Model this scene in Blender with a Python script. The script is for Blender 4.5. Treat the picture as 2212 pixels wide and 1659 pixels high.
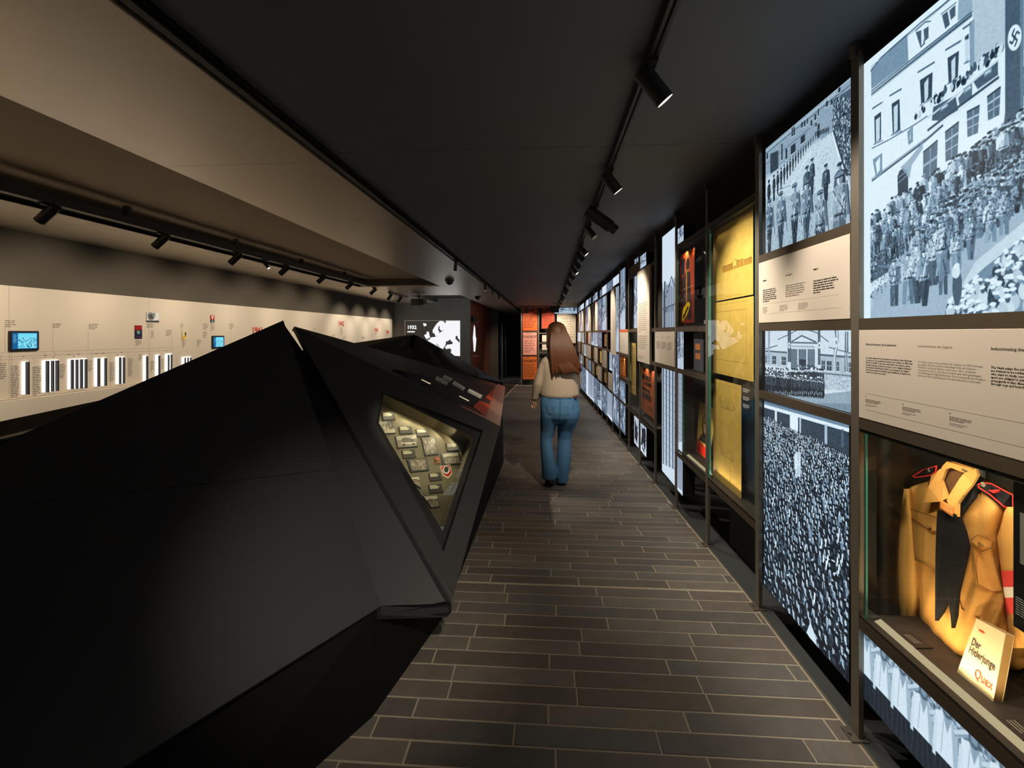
import bpy, bmesh, math, random
import numpy as np
from mathutils import Vector, Matrix
rnd = random.Random(7)
for o in list(bpy.data.objects): bpy.data.objects.remove(o)
S = bpy.context.scene
COL = S.collection
# ------------------------------------------------------------------ camera
F, U0, V0, CZ = 983.0, 1121.0, 719.0, 1.47          # focal length in px, principal point, eye height
PSI = math.atan((1183 - U0) / F)                    # small yaw to the left of the aisle
cam = bpy.data.cameras.new('camera'); co = bpy.data.objects.new('camera', cam); COL.objects.link(co)
co.location = (0, 0, CZ); co.rotation_euler = (math.pi / 2, 0, PSI)
cam.sensor_width = 36; cam.lens = 36 * F / 2212; cam.clip_start = 0.03; cam.clip_end = 100
cam.shift_x = -(U0 - 1106) / 2212; cam.shift_y = -(829.5 - V0) / 2212
S.camera = co
# ------------------------------------------------------------------ world, exposure
W = bpy.data.worlds.new('world'); S.world = W; W.use_nodes = True
W.node_tree.nodes['Background'].inputs[0].default_value = (0.5, 0.55, 0.6, 1)
W.node_tree.nodes['Background'].inputs[1].default_value = 0.004
S.view_settings.view_transform = 'Standard'; S.view_settings.look = 'None'
S.view_settings.exposure = 0.0; S.view_settings.gamma = 1.0; S.view_settings.use_curve_mapping = False
S.cycles.max_bounces = 7; S.cycles.diffuse_bounces = 4; S.cycles.glossy_bounces = 4
S.cycles.transmission_bounces = 6; S.cycles.transparent_max_bounces = 12
S.cycles.caustics_reflective = False; S.cycles.caustics_refractive = False
S.cycles.sample_clamp_indirect = 4.0; S.cycles.use_denoising = True
E_RIGHT, E_LEFT, E_MID, E_END = 56.0, 53.0, 15.0, 105.0     # watts of the spot lamps on the three tracks and at the end
E_PHOTO = 1.05                                            # radiance scale of the backlit photographs

FW = Vector((-math.sin(PSI), math.cos(PSI), 0)); RT = Vector((math.cos(PSI), math.sin(PSI), 0)); EYE = Vector((0, 0, CZ))
def ray(u, v): return FW + RT * ((u - U0) / F) + Vector((0, 0, (V0 - v) / F))
def onx(u, v, X): r = ray(u, v); return EYE + r * (X / r.x)
def ony(u, v, Y): r = ray(u, v); return EYE + r * (Y / r.y)
def onz(u, v, Z): r = ray(u, v); return EYE + r * ((Z - CZ) / r.z)
def ond(u, v, d): return EYE + ray(u, v) * d
def onpl(u, v, p, n): r = ray(u, v); return EYE + r * ((Vector(p) - EYE).dot(n) / r.dot(n))
def yat(u, X): return onx(u, V0, X).y                       # where a vertical at pixel u stands on the plane X
RY, RS = 2.66, 0.045                                        # the floor is level, then a gentle ramp down
def fz(y): return 0.0 if y < RY else -(y - RY) * RS
def srgb(r, g, b, k=1.0):
    f = lambda c: ((c / 255) / 12.92 if c <= 10.3 else (((c / 255) + 0.055) / 1.055) ** 2.4) * k
    return (f(r), f(g), f(b), 1)
# ------------------------------------------------------------------ materials
def nodes(name):
    m = bpy.data.materials.new(name); m.use_nodes = True
    nt = m.node_tree; return m, nt, nt.nodes['Principled BSDF']
def mat(name, col, rough=0.5, metal=0.0, spec=0.5, var=0.0, scale=20, bump=0.0, stretch=None, rvar=0.0, emit=None, es=0.0, trans=0.0, coat=0.0):
    m, nt, b = nodes(name); L = nt.links
    b.inputs['Base Color'].default_value = col; b.inputs['Roughness'].default_value = rough
    b.inputs['Metallic'].default_value = metal; b.inputs['Specular IOR Level'].default_value = spec
    if coat: b.inputs['Coat Weight'].default_value = coat; b.inputs['Coat Roughness'].default_value = 0.1
    if trans: b.inputs['Transmission Weight'].default_value = trans
    if emit: b.inputs['Emission Color'].default_value = emit; b.inputs['Emission Strength'].default_value = es
    if var or bump or rvar:
        tc = nt.nodes.new('ShaderNodeTexCoord'); mp = nt.nodes.new('ShaderNodeMapping')
        L.new(tc.outputs['Object'], mp.inputs[0])
        if stretch: mp.inputs['Scale'].default_value = stretch
        n = nt.nodes.new('ShaderNodeTexNoise'); n.inputs['Scale'].default_value = scale; n.inputs['Detail'].default_value = 5
        L.new(mp.outputs[0], n.inputs['Vector'])
        if var:
            r = nt.nodes.new('ShaderNodeMapRange'); r.inputs['To Min'].default_value = 1 - var; r.inputs['To Max'].default_value = 1 + var
            L.new(n.outputs['Fac'], r.inputs['Value'])
            mx = nt.nodes.new('ShaderNodeMix'); mx.data_type = 'RGBA'; mx.blend_type = 'MULTIPLY'; mx.inputs[0].default_value = 1
            mx.inputs[6].default_value = col; L.new(r.outputs[0], mx.inputs[7]); L.new(mx.outputs[2], b.inputs['Base Color'])
        if rvar:
            r2 = nt.nodes.new('ShaderNodeMapRange'); r2.inputs['To Min'].default_value = rough - rvar; r2.inputs['To Max'].default_value = rough + rvar
            L.new(n.outputs['Fac'], r2.inputs['Value']); L.new(r2.outputs[0], b.inputs['Roughness'])
        if bump:
            bp = nt.nodes.new('ShaderNodeBump'); bp.inputs['Strength'].default_value = bump; bp.inputs['Distance'].default_value = 0.01
            L.new(n.outputs['Fac'], bp.inputs['Height']); L.new(bp.outputs[0], b.inputs['Normal'])
    return m
def emis(name, col, s=1.0):
    m = bpy.data.materials.new(name); m.use_nodes = True; nt = m.node_tree; nt.nodes.clear()
    e = nt.nodes.new('ShaderNodeEmission'); e.inputs[0].default_value = col; e.inputs[1].default_value = s
    o = nt.nodes.new('ShaderNodeOutputMaterial'); nt.links.new(e.outputs[0], o.inputs[0]); return m
def glassmat(name, tint=(0.93, 0.97, 0.95, 1), refl=1.0):
    # thin sheet of glass: clear straight through, mirror reflection by Fresnel
    m = bpy.data.materials.new(name); m.use_nodes = True; nt = m.node_tree; nt.nodes.clear(); L = nt.links
    t = nt.nodes.new('ShaderNodeBsdfTransparent'); t.inputs[0].default_value = tint
    g = nt.nodes.new('ShaderNodeBsdfGlossy'); g.inputs['Roughness'].default_value = 0.0
    ge = nt.nodes.new('ShaderNodeNewGeometry'); dt = nt.nodes.new('ShaderNodeVectorMath'); dt.operation = 'DOT_PRODUCT'
    L.new(ge.outputs['Incoming'], dt.inputs[0]); L.new(ge.outputs['Normal'], dt.inputs[1])
    def mth(op, a, b=None, c=None):
        n = nt.nodes.new('ShaderNodeMath'); n.operation = op; n.use_clamp = op == 'MULTIPLY_ADD'
        for i, x in enumerate((a, b, c)):
            if x is None: continue
            if isinstance(x, (int, float)): n.inputs[i].default_value = x
            else: L.new(x, n.inputs[i])
        return n.outputs[0]
    mo = mth('MULTIPLY_ADD', mth('POWER', mth('SUBTRACT', 1.0, mth('ABSOLUTE', dt.outputs['Value'])), 4.0), .92 * refl, .055 * refl)
    mx = nt.nodes.new('ShaderNodeMixShader'); o = nt.nodes.new('ShaderNodeOutputMaterial')
    L.new(mo, mx.inputs[0]); L.new(t.outputs[0], mx.inputs[1]); L.new(g.outputs[0], mx.inputs[2]); L.new(mx.outputs[0], o.inputs[0])
    return m
def imgmat(name, img, emit=0.0, rough=0.6, spec=0.3):
    m, nt, b = nodes(name); t = nt.nodes.new('ShaderNodeTexImage'); t.image = img; t.extension = 'EXTEND'
    if emit:
        b.inputs['Base Color'].default_value = (0.01, 0.01, 0.01, 1); nt.links.new(t.outputs[0], b.inputs['Emission Color'])
        b.inputs['Emission Strength'].default_value = emit; b.inputs['Roughness'].default_value = 0.35; b.inputs['Specular IOR Level'].default_value = 0.15
    else:
        nt.links.new(t.outputs[0], b.inputs['Base Color']); b.inputs['Roughness'].default_value = rough; b.inputs['Specular IOR Level'].default_value = spec
    return m
M = {}
M['steel'] = mat('brushed_steel', srgb(136, 126, 112), 0.36, 0.55, stretch=(6, 6, 0.4), scale=60, var=0.12, rvar=0.06)
M['rail'] = mat('brushed_steel_rail', srgb(104, 92, 76), 0.38, 0.6, stretch=(6, 0.4, 6), scale=60, var=0.12, rvar=0.06)
M['black'] = mat('black_lacquer', srgb(22, 22, 23), 0.45)
M['blackbox'] = mat('black_housing', srgb(17, 16, 16), 0.6)
M['ceil'] = mat('charcoal_ceiling_paint', srgb(85, 90, 97), 0.6, var=0.10, scale=4, bump=0.03)
M['soffit'] = mat('warm_grey_satin_metal', srgb(243, 233, 217), 0.38, 1.0, spec=0.5, var=0.03, scale=3)
M['void'] = mat('black_void', srgb(14, 14, 15), 0.9, spec=0.1)
M['walldark'] = mat('dark_taupe_wall', srgb(84, 77, 67), 0.75, var=0.10, scale=6, bump=0.03)
M['wallbeige'] = mat('cream_wall_board', srgb(227, 211, 188), 0.65, spec=0.25, var=0.02, scale=2)
M['concrete'] = mat('dark_concrete', srgb(120, 112, 104), 0.6, var=0.25, scale=3, stretch=(1, 1, 0.25), bump=0.05)
M['navywall'] = mat('navy_lacquer_wall', srgb(20, 26, 38), 0.3)
M['redwall'] = mat('rust_brown_wall', srgb(140, 84, 72), 0.4, var=0.1, scale=3)
M['tile'] = mat('slate_tile', srgb(112, 107, 101), 0.62, spec=0.4, var=0.25, scale=14, bump=0.12, rvar=0.08)
M['grout'] = mat('pale_grout', srgb(186, 172, 150), 0.8, spec=0.2, var=0.15, scale=40)
M['gutter'] = mat('dark_floor_strip', srgb(72, 74, 74), 0.42, var=0.1, scale=8)
M['board'] = mat('cream_board', srgb(216, 202, 184), 0.6, spec=0.25)
M['ink'] = mat('dark_grey_ink', srgb(52, 48, 45), 0.7, spec=0.2)
M['inkpale'] = mat('mid_grey_ink', srgb(128, 117, 104), 0.7, spec=0.2)
M['inkred'] = mat('red_ink', srgb(196, 58, 40), 0.7, spec=0.2)
M['inkwhite'] = mat('white_ink', srgb(232, 230, 222), 0.7, spec=0.2)
M['table'] = mat('black_faceted_panel', srgb(50, 51, 54), 0.5, spec=0.45, var=0.12, scale=200, bump=0.02)
M['strip'] = mat('grey_strip_ceiling', srgb(214, 204, 188), 0.45, 0.75, var=.03, scale=3)
M['tabletop'] = mat('black_satin_tabletop', srgb(38, 36, 36), 0.3, spec=0.85, var=0.04, scale=12)
M['plinth'] = mat('black_plinth', srgb(13, 13, 14), 0.8, spec=0.2)
M['glass'] = glassmat('clear_glass')
M['glassedge'] = mat('green_glass_edge', srgb(70, 140, 125), 0.15, spec=0.8)
M['led'] = emis('warm_led_strip', srgb(206, 186, 148), 0.9)
M['lens'] = emis('lamp_lens', srgb(255, 244, 226), 1.6)
M['slot'] = emis('white_backlight', srgb(255, 250, 244), 1.5)
M['screenglow'] = emis('projection_white', srgb(246, 246, 250), 1.0)
M['lampmetal'] = mat('black_lamp_metal', srgb(36, 34, 32), 0.4, spec=0.6)
M['trimlight'] = mat('pale_metal_trim', srgb(170, 160, 145), 0.4, 0.8)
# ------------------------------------------------------------------ mesh and object helpers
class MB:
    def __init__(s): s.v = []; s.f = []; s.uv = {}
    def add(s, vs, fs):
        k = len(s.v); s.v += [tuple(p) for p in vs]; s.f += [tuple(i + k for i in f) for f in fs]; return s
    def box(s, a, b):
        x0, y0, z0 = a; x1, y1, z1 = b
        return s.add([(x0, y0, z0), (x1, y0, z0), (x1, y1, z0), (x0, y1, z0), (x0, y0, z1), (x1, y0, z1), (x1, y1, z1), (x0, y1, z1)],
                     [(0, 3, 2, 1), (4, 5, 6, 7), (0, 1, 5, 4), (1, 2, 6, 5), (2, 3, 7, 6), (3, 0, 4, 7)])
    def prism(s, pts, vec):
        n = len(pts); vec = Vector(vec); a = [Vector(p) for p in pts]
        return s.add(a + [p + vec for p in a], [tuple(range(n))[::-1], tuple(range(n, 2 * n))] + [(i, (i + 1) % n, n + (i + 1) % n, n + i) for i in range(n)])
    def poly(s, pts): return s.add(pts, [tuple(range(len(pts)))])
    def ring(s, outer, inner):
        n = len(outer); return s.add(list(outer) + list(inner), [(i, (i + 1) % n, n + (i + 1) % n, n + i) for i in range(n)])
    def tube(s, p, q, r, n=12, r2=None, cap=True):
        p, q = Vector(p), Vector(q); d = (q - p).normalized(); a = d.orthogonal().normalized(); b = d.cross(a); r2 = r if r2 is None else r2
        c = [(a * math.cos(t) + b * math.sin(t)) for t in [2 * math.pi * i / n for i in range(n)]]
        fs = [(i, (i + 1) % n, n + (i + 1) % n, n + i) for i in range(n)]
        if cap: fs += [tuple(range(n))[::-1], tuple(range(n, 2 * n))]
        return s.add([p + k * r for k in c] + [q + k * r2 for k in c], fs)
    def loft(s, rings, cap=True):
        n = len(rings[0]); vs = [p for r in rings for p in r]; fs = []
        for j in range(len(rings) - 1):
            for i in range(n): fs.append((j * n + i, j * n + (i + 1) % n, (j + 1) * n + (i + 1) % n, (j + 1) * n + i))
        if cap: fs += [tuple(range(n))[::-1], tuple(range((len(rings) - 1) * n, len(rings) * n))]
        return s.add(vs, fs)
    def build(s, name, m, parent=None, smooth=False, mods=None):
        me = bpy.data.meshes.new(name); org = origin(parent)
        me.from_pydata([tuple(Vector(p) - org) for p in s.v], [], s.f); me.update()
        if m: me.materials.append(m)
        if smooth: me.polygons.foreach_set('use_smooth', [True] * len(me.polygons))
        return link(name, me, parent)
def origin(p):
    o = Vector((0, 0, 0))
    while p is not None: o += p.location; p = p.parent
    return o
def link(name, data, parent=None):
    o = bpy.data.objects.new(name, data); COL.objects.link(o)
    if parent is not None: o.parent = parent
    return o
def tag(o, label=None, cat=None, group=None, kind=None):
    for k, x in (('label', label), ('category', cat), ('group', group), ('kind', kind)):
        if x: o[k] = x
    return o
def thing(name, label, cat, loc=(0, 0, 0), group=None):
    o = link(name, None); o.location = loc; return tag(o, label, cat, group)
def struct(name, mb, m): return tag(mb.build(name, m), kind='structure')
def bevel(o, w, n=2):
    b = o.modifiers.new('bevel', 'BEVEL'); b.width = w; b.segments = n; b.limit_method = 'ANGLE'; return o
def fixnormals(o):
    bm = bmesh.new(); bm.from_mesh(o.data); bmesh.ops.recalc_face_normals(bm, faces=bm.faces); bm.to_mesh(o.data); bm.free(); return o
def textured_quad(name, corners, m, parent=None):
    # corners: left-bottom, right-bottom, right-top, left-top
    o = MB().poly(corners).build(name, m, parent); uv = o.data.uv_layers.new(name='UVMap')
    for i, c in enumerate(((0, 0), (1, 0), (1, 1), (0, 1))): uv.data[i].uv = c
    return o
def lettering(body, size, place, m, parent, name='lettering', label=None, align='LEFT', spacing=1.0, bold=0.0, res=2, fit=None):
    # flat printed letters: place maps the plane (x, y) of the print to the scene
    cu = bpy.data.curves.new(name, 'FONT'); cu.body = body; cu.size = size; cu.resolution_u = res; cu.align_x = align
    cu.space_line = spacing; cu.offset = bold
    t = bpy.data.objects.new('tmp', cu); COL.objects.link(t); bpy.context.view_layer.update()
    me = bpy.data.meshes.new_from_object(t.evaluated_get(bpy.context.evaluated_depsgraph_get()))
    bpy.data.objects.remove(t); bpy.data.curves.remove(cu)
    org = origin(parent); k = 1.0
    if fit: k = fit / max(v.co.x for v in me.vertices)
    for v in me.vertices: v.co = Vector(place(v.co.x * k, v.co.y * k)) - org
    me.materials.clear(); me.materials.append(m); me.name = name
    o = link(name, me, parent)
    if label: o['label'] = label
    return o
def word_bars(mb, place, x0, y0, w, lines, lh, rg, fill=0.5, ragged=True):
    # a block of print too small to read: one dash per word
    for i in range(lines):
        x = x0; end = x0 + w * (rg.uniform(0.8, 1.0) if i < lines - 1 or not ragged else rg.uniform(0.3, 0.8))
        while x < end:
            ww = min(lh * rg.uniform(0.8, 3.6), end - x); y = y0 - i * lh
            mb.poly([place(x, y - lh * fill), place(x + ww, y - lh * fill), place(x + ww, y), place(x, y)]); x += ww + lh * 0.35
def spot(name, loc, aim, energy, angle, col=(1, 0.90, 0.77), blend=0.6, size=0.03):
    l = bpy.data.lights.new(name, 'SPOT'); l.energy = energy; l.spot_size = math.radians(angle); l.spot_blend = blend
    l.color = col; l.shadow_soft_size = size; o = bpy.data.objects.new(name, l); COL.objects.link(o); o.location = loc
    o.rotation_euler = (Vector(aim) - Vector(loc)).to_track_quat('-Z', 'Y').to_euler(); return o
def striplight(name, p, q, aim, energy, n, col, angle=150):
    # the tiny diodes of a strip, as n small lamps from p to q, each shining the same way
    p, q, aim = Vector(p), Vector(q), Vector(aim)
    for i in range(n):
        a = p.lerp(q, (i + .5) / n); spot(name, a, a + aim, energy / n, angle, col, .5, .006)
# ------------------------------------------------------------------ painting flat prints as pixel grids
class Pic:
    # a grey or coloured print, painted from polygons and ellipses; y runs down, units are pixels of the print
    def __init__(s, w, h, c=0.5): s.w, s.h = int(w), int(h); s.a = np.ones((s.h, s.w, 3), np.float32) * np.array(c, np.float32)
    def _box(s, x0, x1, y0, y1):
        return max(0, int(x0) - 1), min(s.w, int(x1) + 2), max(0, int(y0) - 1), min(s.h, int(y1) + 2)
    def _mix(s, b, al, c):
        x0, x1, y0, y1 = b; r = s.a[y0:y1, x0:x1]; al = al[..., None]; r *= 1 - al; r += al * np.array(c, np.float32)
    def poly(s, pts, c, a=1.0):
        xs = [p[0] for p in pts]; ys = [p[1] for p in pts]; b = s._box(min(xs), max(xs), min(ys), max(ys))
        if b[0] >= b[1] or b[2] >= b[3]: return
        acc = 0
        for dx, dy in ((.25, .25), (.75, .25), (.25, .75), (.75, .75)):
            X = np.arange(b[0], b[1])[None, :] + dx; Y = np.arange(b[2], b[3])[:, None] + dy; ins = np.zeros((b[3] - b[2], b[1] - b[0]), bool)
            n = len(pts)
            for i in range(n):
                xa, ya = pts[i]; xb, yb = pts[(i + 1) % n]
                if ya == yb: continue
                ins ^= ((ya > Y) != (yb > Y)) & (X < (xb - xa) * (Y - ya) / (yb - ya) + xa)
            acc = acc + ins
        s._mix(b, (acc / 4.0 * a).astype(np.float32), c)
    def ell(s, x, y, rx, ry, c, a=1.0, rot=0.0):
        r = max(rx, ry) + 1; b = s._box(x - r, x + r, y - r, y + r)
        if b[0] >= b[1] or b[2] >= b[3]: return
        X = np.arange(b[0], b[1])[None, :] + .5 - x; Y = np.arange(b[2], b[3])[:, None] + .5 - y
        if rot: k, q = math.cos(rot), math.sin(rot); X, Y = X * k + Y * q, -X * q + Y * k
        d = np.sqrt((X / rx) ** 2 + (Y / ry) ** 2); al = np.clip((1 - d) * min(rx, ry) + .5, 0, 1) * a
        s._mix(b, al.astype(np.float32), c)
    def line(s, x0, y0, x1, y1, w, c, a=1.0):
        d = math.hypot(x1 - x0, y1 - y0) or 1; nx, ny = -(y1 - y0) / d * w / 2, (x1 - x0) / d * w / 2
        s.poly([(x0 + nx, y0 + ny), (x1 + nx, y1 + ny), (x1 - nx, y1 - ny), (x0 - nx, y0 - ny)], c, a)
    def path(s, pts, w, c, a=1.0):
        for p, q in zip(pts, pts[1:]): s.line(*p, *q, w, c, a)
    def noise(s, amt, cell=1, seed=1):
        r = np.random.RandomState(seed); g = r.randn(s.h // cell + 2, s.w // cell + 2).astype(np.float32)
        g = np.repeat(np.repeat(g, cell, 0), cell, 1)[:s.h, :s.w]
        if cell > 2: g = s._blur(g[..., None], cell // 2)[..., 0]
        s.a += (g * amt)[..., None]
    def _blur(s, a, k):
        for ax in (0, 1):
            p = np.pad(a, [(k, k) if i == ax else (0, 0) for i in range(3)], 'edge'); c = np.cumsum(p, ax)
            n = a.shape[ax]; z = np.zeros_like(np.take(c, [0], ax)); c = np.concatenate([z, c], ax)
            a = (np.take(c, range(2 * k + 1, 2 * k + 1 + n), ax) - np.take(c, range(0, n), ax)) / (2 * k + 1)
        return a
    def blur(s, k): s.a = s._blur(s.a, k)
    def tone(s, dark=(12, 17, 24), mid=(104, 130, 152), light=(216, 234, 246)):
        g = np.clip(s.a[..., :1], 0, 1); d, m, l = [np.array(c, np.float32) / 255 for c in (dark, mid, light)]
        s.a = np.where(g < .5, d + (m - d) * g * 2, m + (l - m) * (g - .5) * 2).astype(np.float32); return s
    def image(s, name):
        im = bpy.data.images.new(name, s.w, s.h); px = np.ones((s.h, s.w, 4), np.float32); px[..., :3] = np.clip(s.a[::-1], 0, 1)
        im.pixels.foreach_set(px.ravel()); im.update(); im.pack(); return im
def lerp(a, b, t): return a + (b - a) * t
def person(P, x, y, h, rg, tone=0.5, cap='dark', arm=0.0, full=True, face=0.85, wide=1.0):
    # one small figure of a printed photograph: x, y is the feet, h the height
    w = h * 0.118 * wide; hr = h * 0.064
    legs = tone * rg.uniform(0.35, 0.8)
    if full:
        sp = rg.uniform(-.5, .5) * w
        P.poly([(x - w * .8, y - h * .48), (x, y - h * .48), (x - w * .1 + sp, y), (x - w * .7 + sp, y)], legs)
        P.poly([(x, y - h * .48), (x + w * .8, y - h * .48), (x + w * .7 - sp, y), (x + w * .1 - sp, y)], legs * .8)
    P.poly([(x - w * .75, y - h * .44), (x + w * .75, y - h * .44), (x + w * 1.0, y - h * .8), (x + w * .4, y - h * .85), (x - w * .4, y - h * .85), (x - w * 1.0, y - h * .8)], tone)
    P.poly([(x + w * .1, y - h * .44), (x + w * .75, y - h * .44), (x + w * 1.0, y - h * .8), (x + w * .4, y - h * .83)], tone * .55, .8)
    P.line(x - w * .75, y - h * .5, x + w * .75, y - h * .5, h * .03, 0.12, .8)
    for k in range(5): a0, b0 = x + rg.uniform(-.8, .8) * w, y - h * rg.uniform(.46, .8); P.line(a0, b0, a0 + rg.uniform(-.5, .5) * w, b0 + rg.uniform(.02, .16) * h, max(1.2, w * .16), rg.choice((.08, tone * .5, min(1, tone * 1.5), .95)), .6)
    if full:
        for k in range(3): a0, b0 = x + rg.uniform(-.7, .7) * w, y - h * rg.uniform(.1, .45); P.line(a0, b0, a0 + rg.uniform(-.3, .3) * w, b0 + rg.uniform(.05, .2) * h, max(1.2, w * .14), rg.choice((.05, tone * .9)), .55)
    P.line(x - w * .85, y - h * .79, x - w * 1.1, y - h * .46, w * .42, min(1, tone * 1.15)); P.line(x + w * .85, y - h * .79, x + w * 1.1, y - h * .46, w * .42, tone * .7)
    P.ell(x, y - h * .915, hr * .85, hr * 1.15, face); P.ell(x + hr * .35, y - h * .9, hr * .5, hr * .9, face * .55, .7)
    if cap == 'dark': P.ell(x, y - h * .955, hr * 1.05, hr * .6, 0.14)
    elif cap == 'white': P.ell(x, y - h * .965, hr * 1.25, hr * .62, 0.95)
    elif cap == 'grey': P.ell(x, y - h * .96, hr * 1.2, hr * .55, tone * .8); P.line(x - hr * 1.1, y - h * .935, x + hr * 1.1, y - h * .935, hr * .25, 0.1)
    if arm:
        P.line(x + w * .8, y - h * .78, x + w * .8 + arm * h * .34, y - h * 1.02, w * .36, min(1, tone * 1.25)); P.ell(x + w * .8 + arm * h * .36, y - h * 1.03, hr * .6, hr * .4, face)
XP = 1.119                                                    # the aisle face of the exhibition frame
class WallPic(Pic):
    # a print on the plane X = xp between y0 (far, left) and y1 (near, right); q() carries a point measured in the photograph onto the print
    def __init__(s, y0, y1, z0, z1, res, c=0.5, xp=XP):
        s.ya, s.yb, s.za, s.zb, s.r, s.xp = y0, y1, z0, z1, res, xp; super().__init__((y0 - y1) * res, (z1 - z0) * res, c)
    def q(s, u, v): p = onx(u, v, s.xp); return ((s.ya - p.y) * s.r, (s.zb - p.z) * s.r)
    def qs(s, pts): return [s.q(*p) for p in pts]
def Z3(ox, oy, k): return lambda pts: [(ox + x / k, oy + y / k) for x, y in pts]
def paint_townhall(P):
    A = Z3(1820, 0, 4.148); B = Z3(1820, 380, 4.88); rg = random.Random(3); G = lambda pts, c, a=1.0, f=A: P.poly(P.qs(f(pts)), c, a)
    def Ln(pts, w, c, f=A, a=1.0): P.path(P.qs(f(pts)), w, c, a)
    P.a[:] = .92
    G([(1165, -400), (2600, -400), (2600, 560), (1455, 420), (1170, 590)], .72)
    G([(255, 620), (420, 440), (580, 300), (590, 545), (258, 800)], .5); G([(1040, -60), (1165, -140), (1165, 110), (1030, 190)], .6)
    Ln([(250, 640), (340, 520), (580, 310), (680, 220), (880, 60), (1100, -130)], 5, .25); Ln([(255, 600), (1000, -30)], 3, .5)
    for k, (w, c) in enumerate(((5, .3), (4, .45), (6, .22), (3, .5))): Ln([(258, 815 + 16 * k), (600, 545 + 15 * k), (1160, 105 + 14 * k)], w, c)
    G([(1135, 200), (1180, 170), (1180, 590), (1140, 600)], .55)
    for q in ([(655, 290), (705, 270), (740, 390), (700, 430)], [(725, 265), (770, 235), (770, 340), (735, 370)], [(890, 140), (940, 100), (960, 220), (920, 260)], [(955, 95), (1010, 45), (1010, 140), (970, 180)]): G(q, .3)
    G([(705, 280), (725, 270), (725, 390), (705, 410)], .88); Ln([(650, 280), (740, 200), (790, 190)], 4, .3); Ln([(880, 130), (1020, 20)], 4, .35)
    for q in ([(285, 1045), (345, 1000), (345, 1250), (290, 1285)], [(440, 930), (510, 885), (518, 1165), (450, 1200)], [(692, 720), (806, 645), (800, 870), (705, 935)], [(940, 520), (1042, 455), (1032, 690), (950, 745)], [(1095, 330), (1130, 300), (1130, 540), (1100, 560)]):
        G(q, .22); x0 = (q[0][0] + q[1][0]) / 2; G([(x0 - 18, q[0][1] + 30), (x0 + 20, q[1][1] + 45), (x0 + 18, q[2][1] - 5), (x0 - 14, q[3][1] - 5)], .8)
        Ln([(q[0][0] - 20, q[0][1] - 70), (q[1][0] + 20, q[1][1] - 90)], 7, .35); Ln([(q[3][0] - 15, q[3][1] + 12), (q[2][0] + 15, q[2][1] + 6)], 4, .4)
    for x, y in ((350, 860), (590, 640), (860, 440)): G([(x, y), (x + 60, y - 50), (x + 60, y + 320), (x, y + 380)], .9, .5)
    Ln([(262, 1330), (420, 1250), (640, 1120), (760, 1040)], 5, .4); Ln([(262, 1620), (740, 1260), (900, 1120)], 9, .3); Ln([(262, 1600), (740, 1240)], 4, .6)
    for q in ([(270, 1430), (355, 1370), (355, 1550), (300, 1600)], [(580, 1180), (630, 1130), (630, 1270), (590, 1300)]): G(q, .5); G([(q[0][0] + 25, q[0][1] + 30), (q[1][0] - 20, q[1][1] + 30), (q[2][0] - 20, q[2][1] - 30), (q[3][0] + 10, q[3][1] - 40)], .9)
    for q in ([(722, 1365), (852, 1255), (838, 1720), (720, 1760)], [(918, 1185), (1042, 1090), (1030, 1400), (922, 1450)], [(1112, 1005), (1228, 945), (1212, 1190), (1118, 1230)], [(1294, 870), (1416, 778), (1402, 1030), (1302, 1080)], [(1600, 620), (1720, 560), (1720, 800), (1610, 860)]):
        G(q, .36); (a, b, c, d) = q
        for t in (.3, .33, .64): Ln([(lerp(a[0], d[0], t), lerp(a[1], d[1], t)), (lerp(b[0], c[0], t), lerp(b[1], c[1], t))], 3, .75)
        Ln([((a[0] + b[0]) / 2, (a[1] + b[1]) / 2), ((c[0] + d[0]) / 2, (c[1] + d[1]) / 2)], 3, .6); Ln([a, b], 6, .2)
    G([(495, 1700), (492, 1580), (510, 1530), (545, 1505), (575, 1530), (588, 1600), (588, 1760), (495, 1800)], .2); Ln([(500, 1590), (590, 1520)], 3, .6); Ln([(500, 1640), (590, 1560)], 3, .6)
    G([(520, 1500), (600, 1420), (720, 1270), (720, 1330), (620, 1480), (600, 1600)], .55, .8)
    G([(800, 1080), (812, 960), (1010, 855), (1035, 985), (880, 1080)], .3); G([(1035, 880), (1160, 730), (1160, 860), (1050, 950)], .35); G([(1165, 720), (1390, 530), (1392, 670), (1210, 800)], .3)
    Ln([(760, 1060), (1010, 860), (1390, 540)], 7, .8); Ln([(760, 1170), (1000, 985), (1400, 690)], 9, .25); Ln([(770, 1190), (1400, 720)], 5, .85)
    for (x, y) in ((900, 960), (1110, 800), (1290, 650)): Ln([(x - 25, y + 20), (x + 45, y - 30)], 16, .5); Ln([(x - 15, y + 12), (x + 35, y - 22)], 6, .8)
    for i in range(58):
        t = rg.random(); x = lerp(640, 1450, t); y = lerp(1020, 385, t) + rg.uniform(-25, 40) - 60 * math.sin(t * 3.1) * 0
        (a, b) = P.q(*A([(x, y)])[0]); P.ell(a, b + 9, 7, 11, rg.choice((.12, .2, .3, .75, .85))); P.ell(a, b - 4, 3.6, 4.6, rg.choice((.75, .85, .2)))
    # the long flag that hangs at the corner of the street, with its white disc
    G([(1456, -300), (1622, -420), (1622, 930), (1545, 1150), (1436, 1185), (1456, 1000)], .3); G([(1590, -300), (1622, -300), (1622, 950), (1590, 1000)], .42)
    D = [(1540 + 62 * math.cos(t), 337 - 22 * math.cos(t) + 116 * math.sin(t)) for t in [i * .26 for i in range(24)]]; G(D, .93)
    K = lambda pts: [(1540 + 30 * (a * .75 - b * .72), 337 - 8 * (a - b) + 58 * (a * .55 + b * .85)) for a, b in pts]
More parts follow.
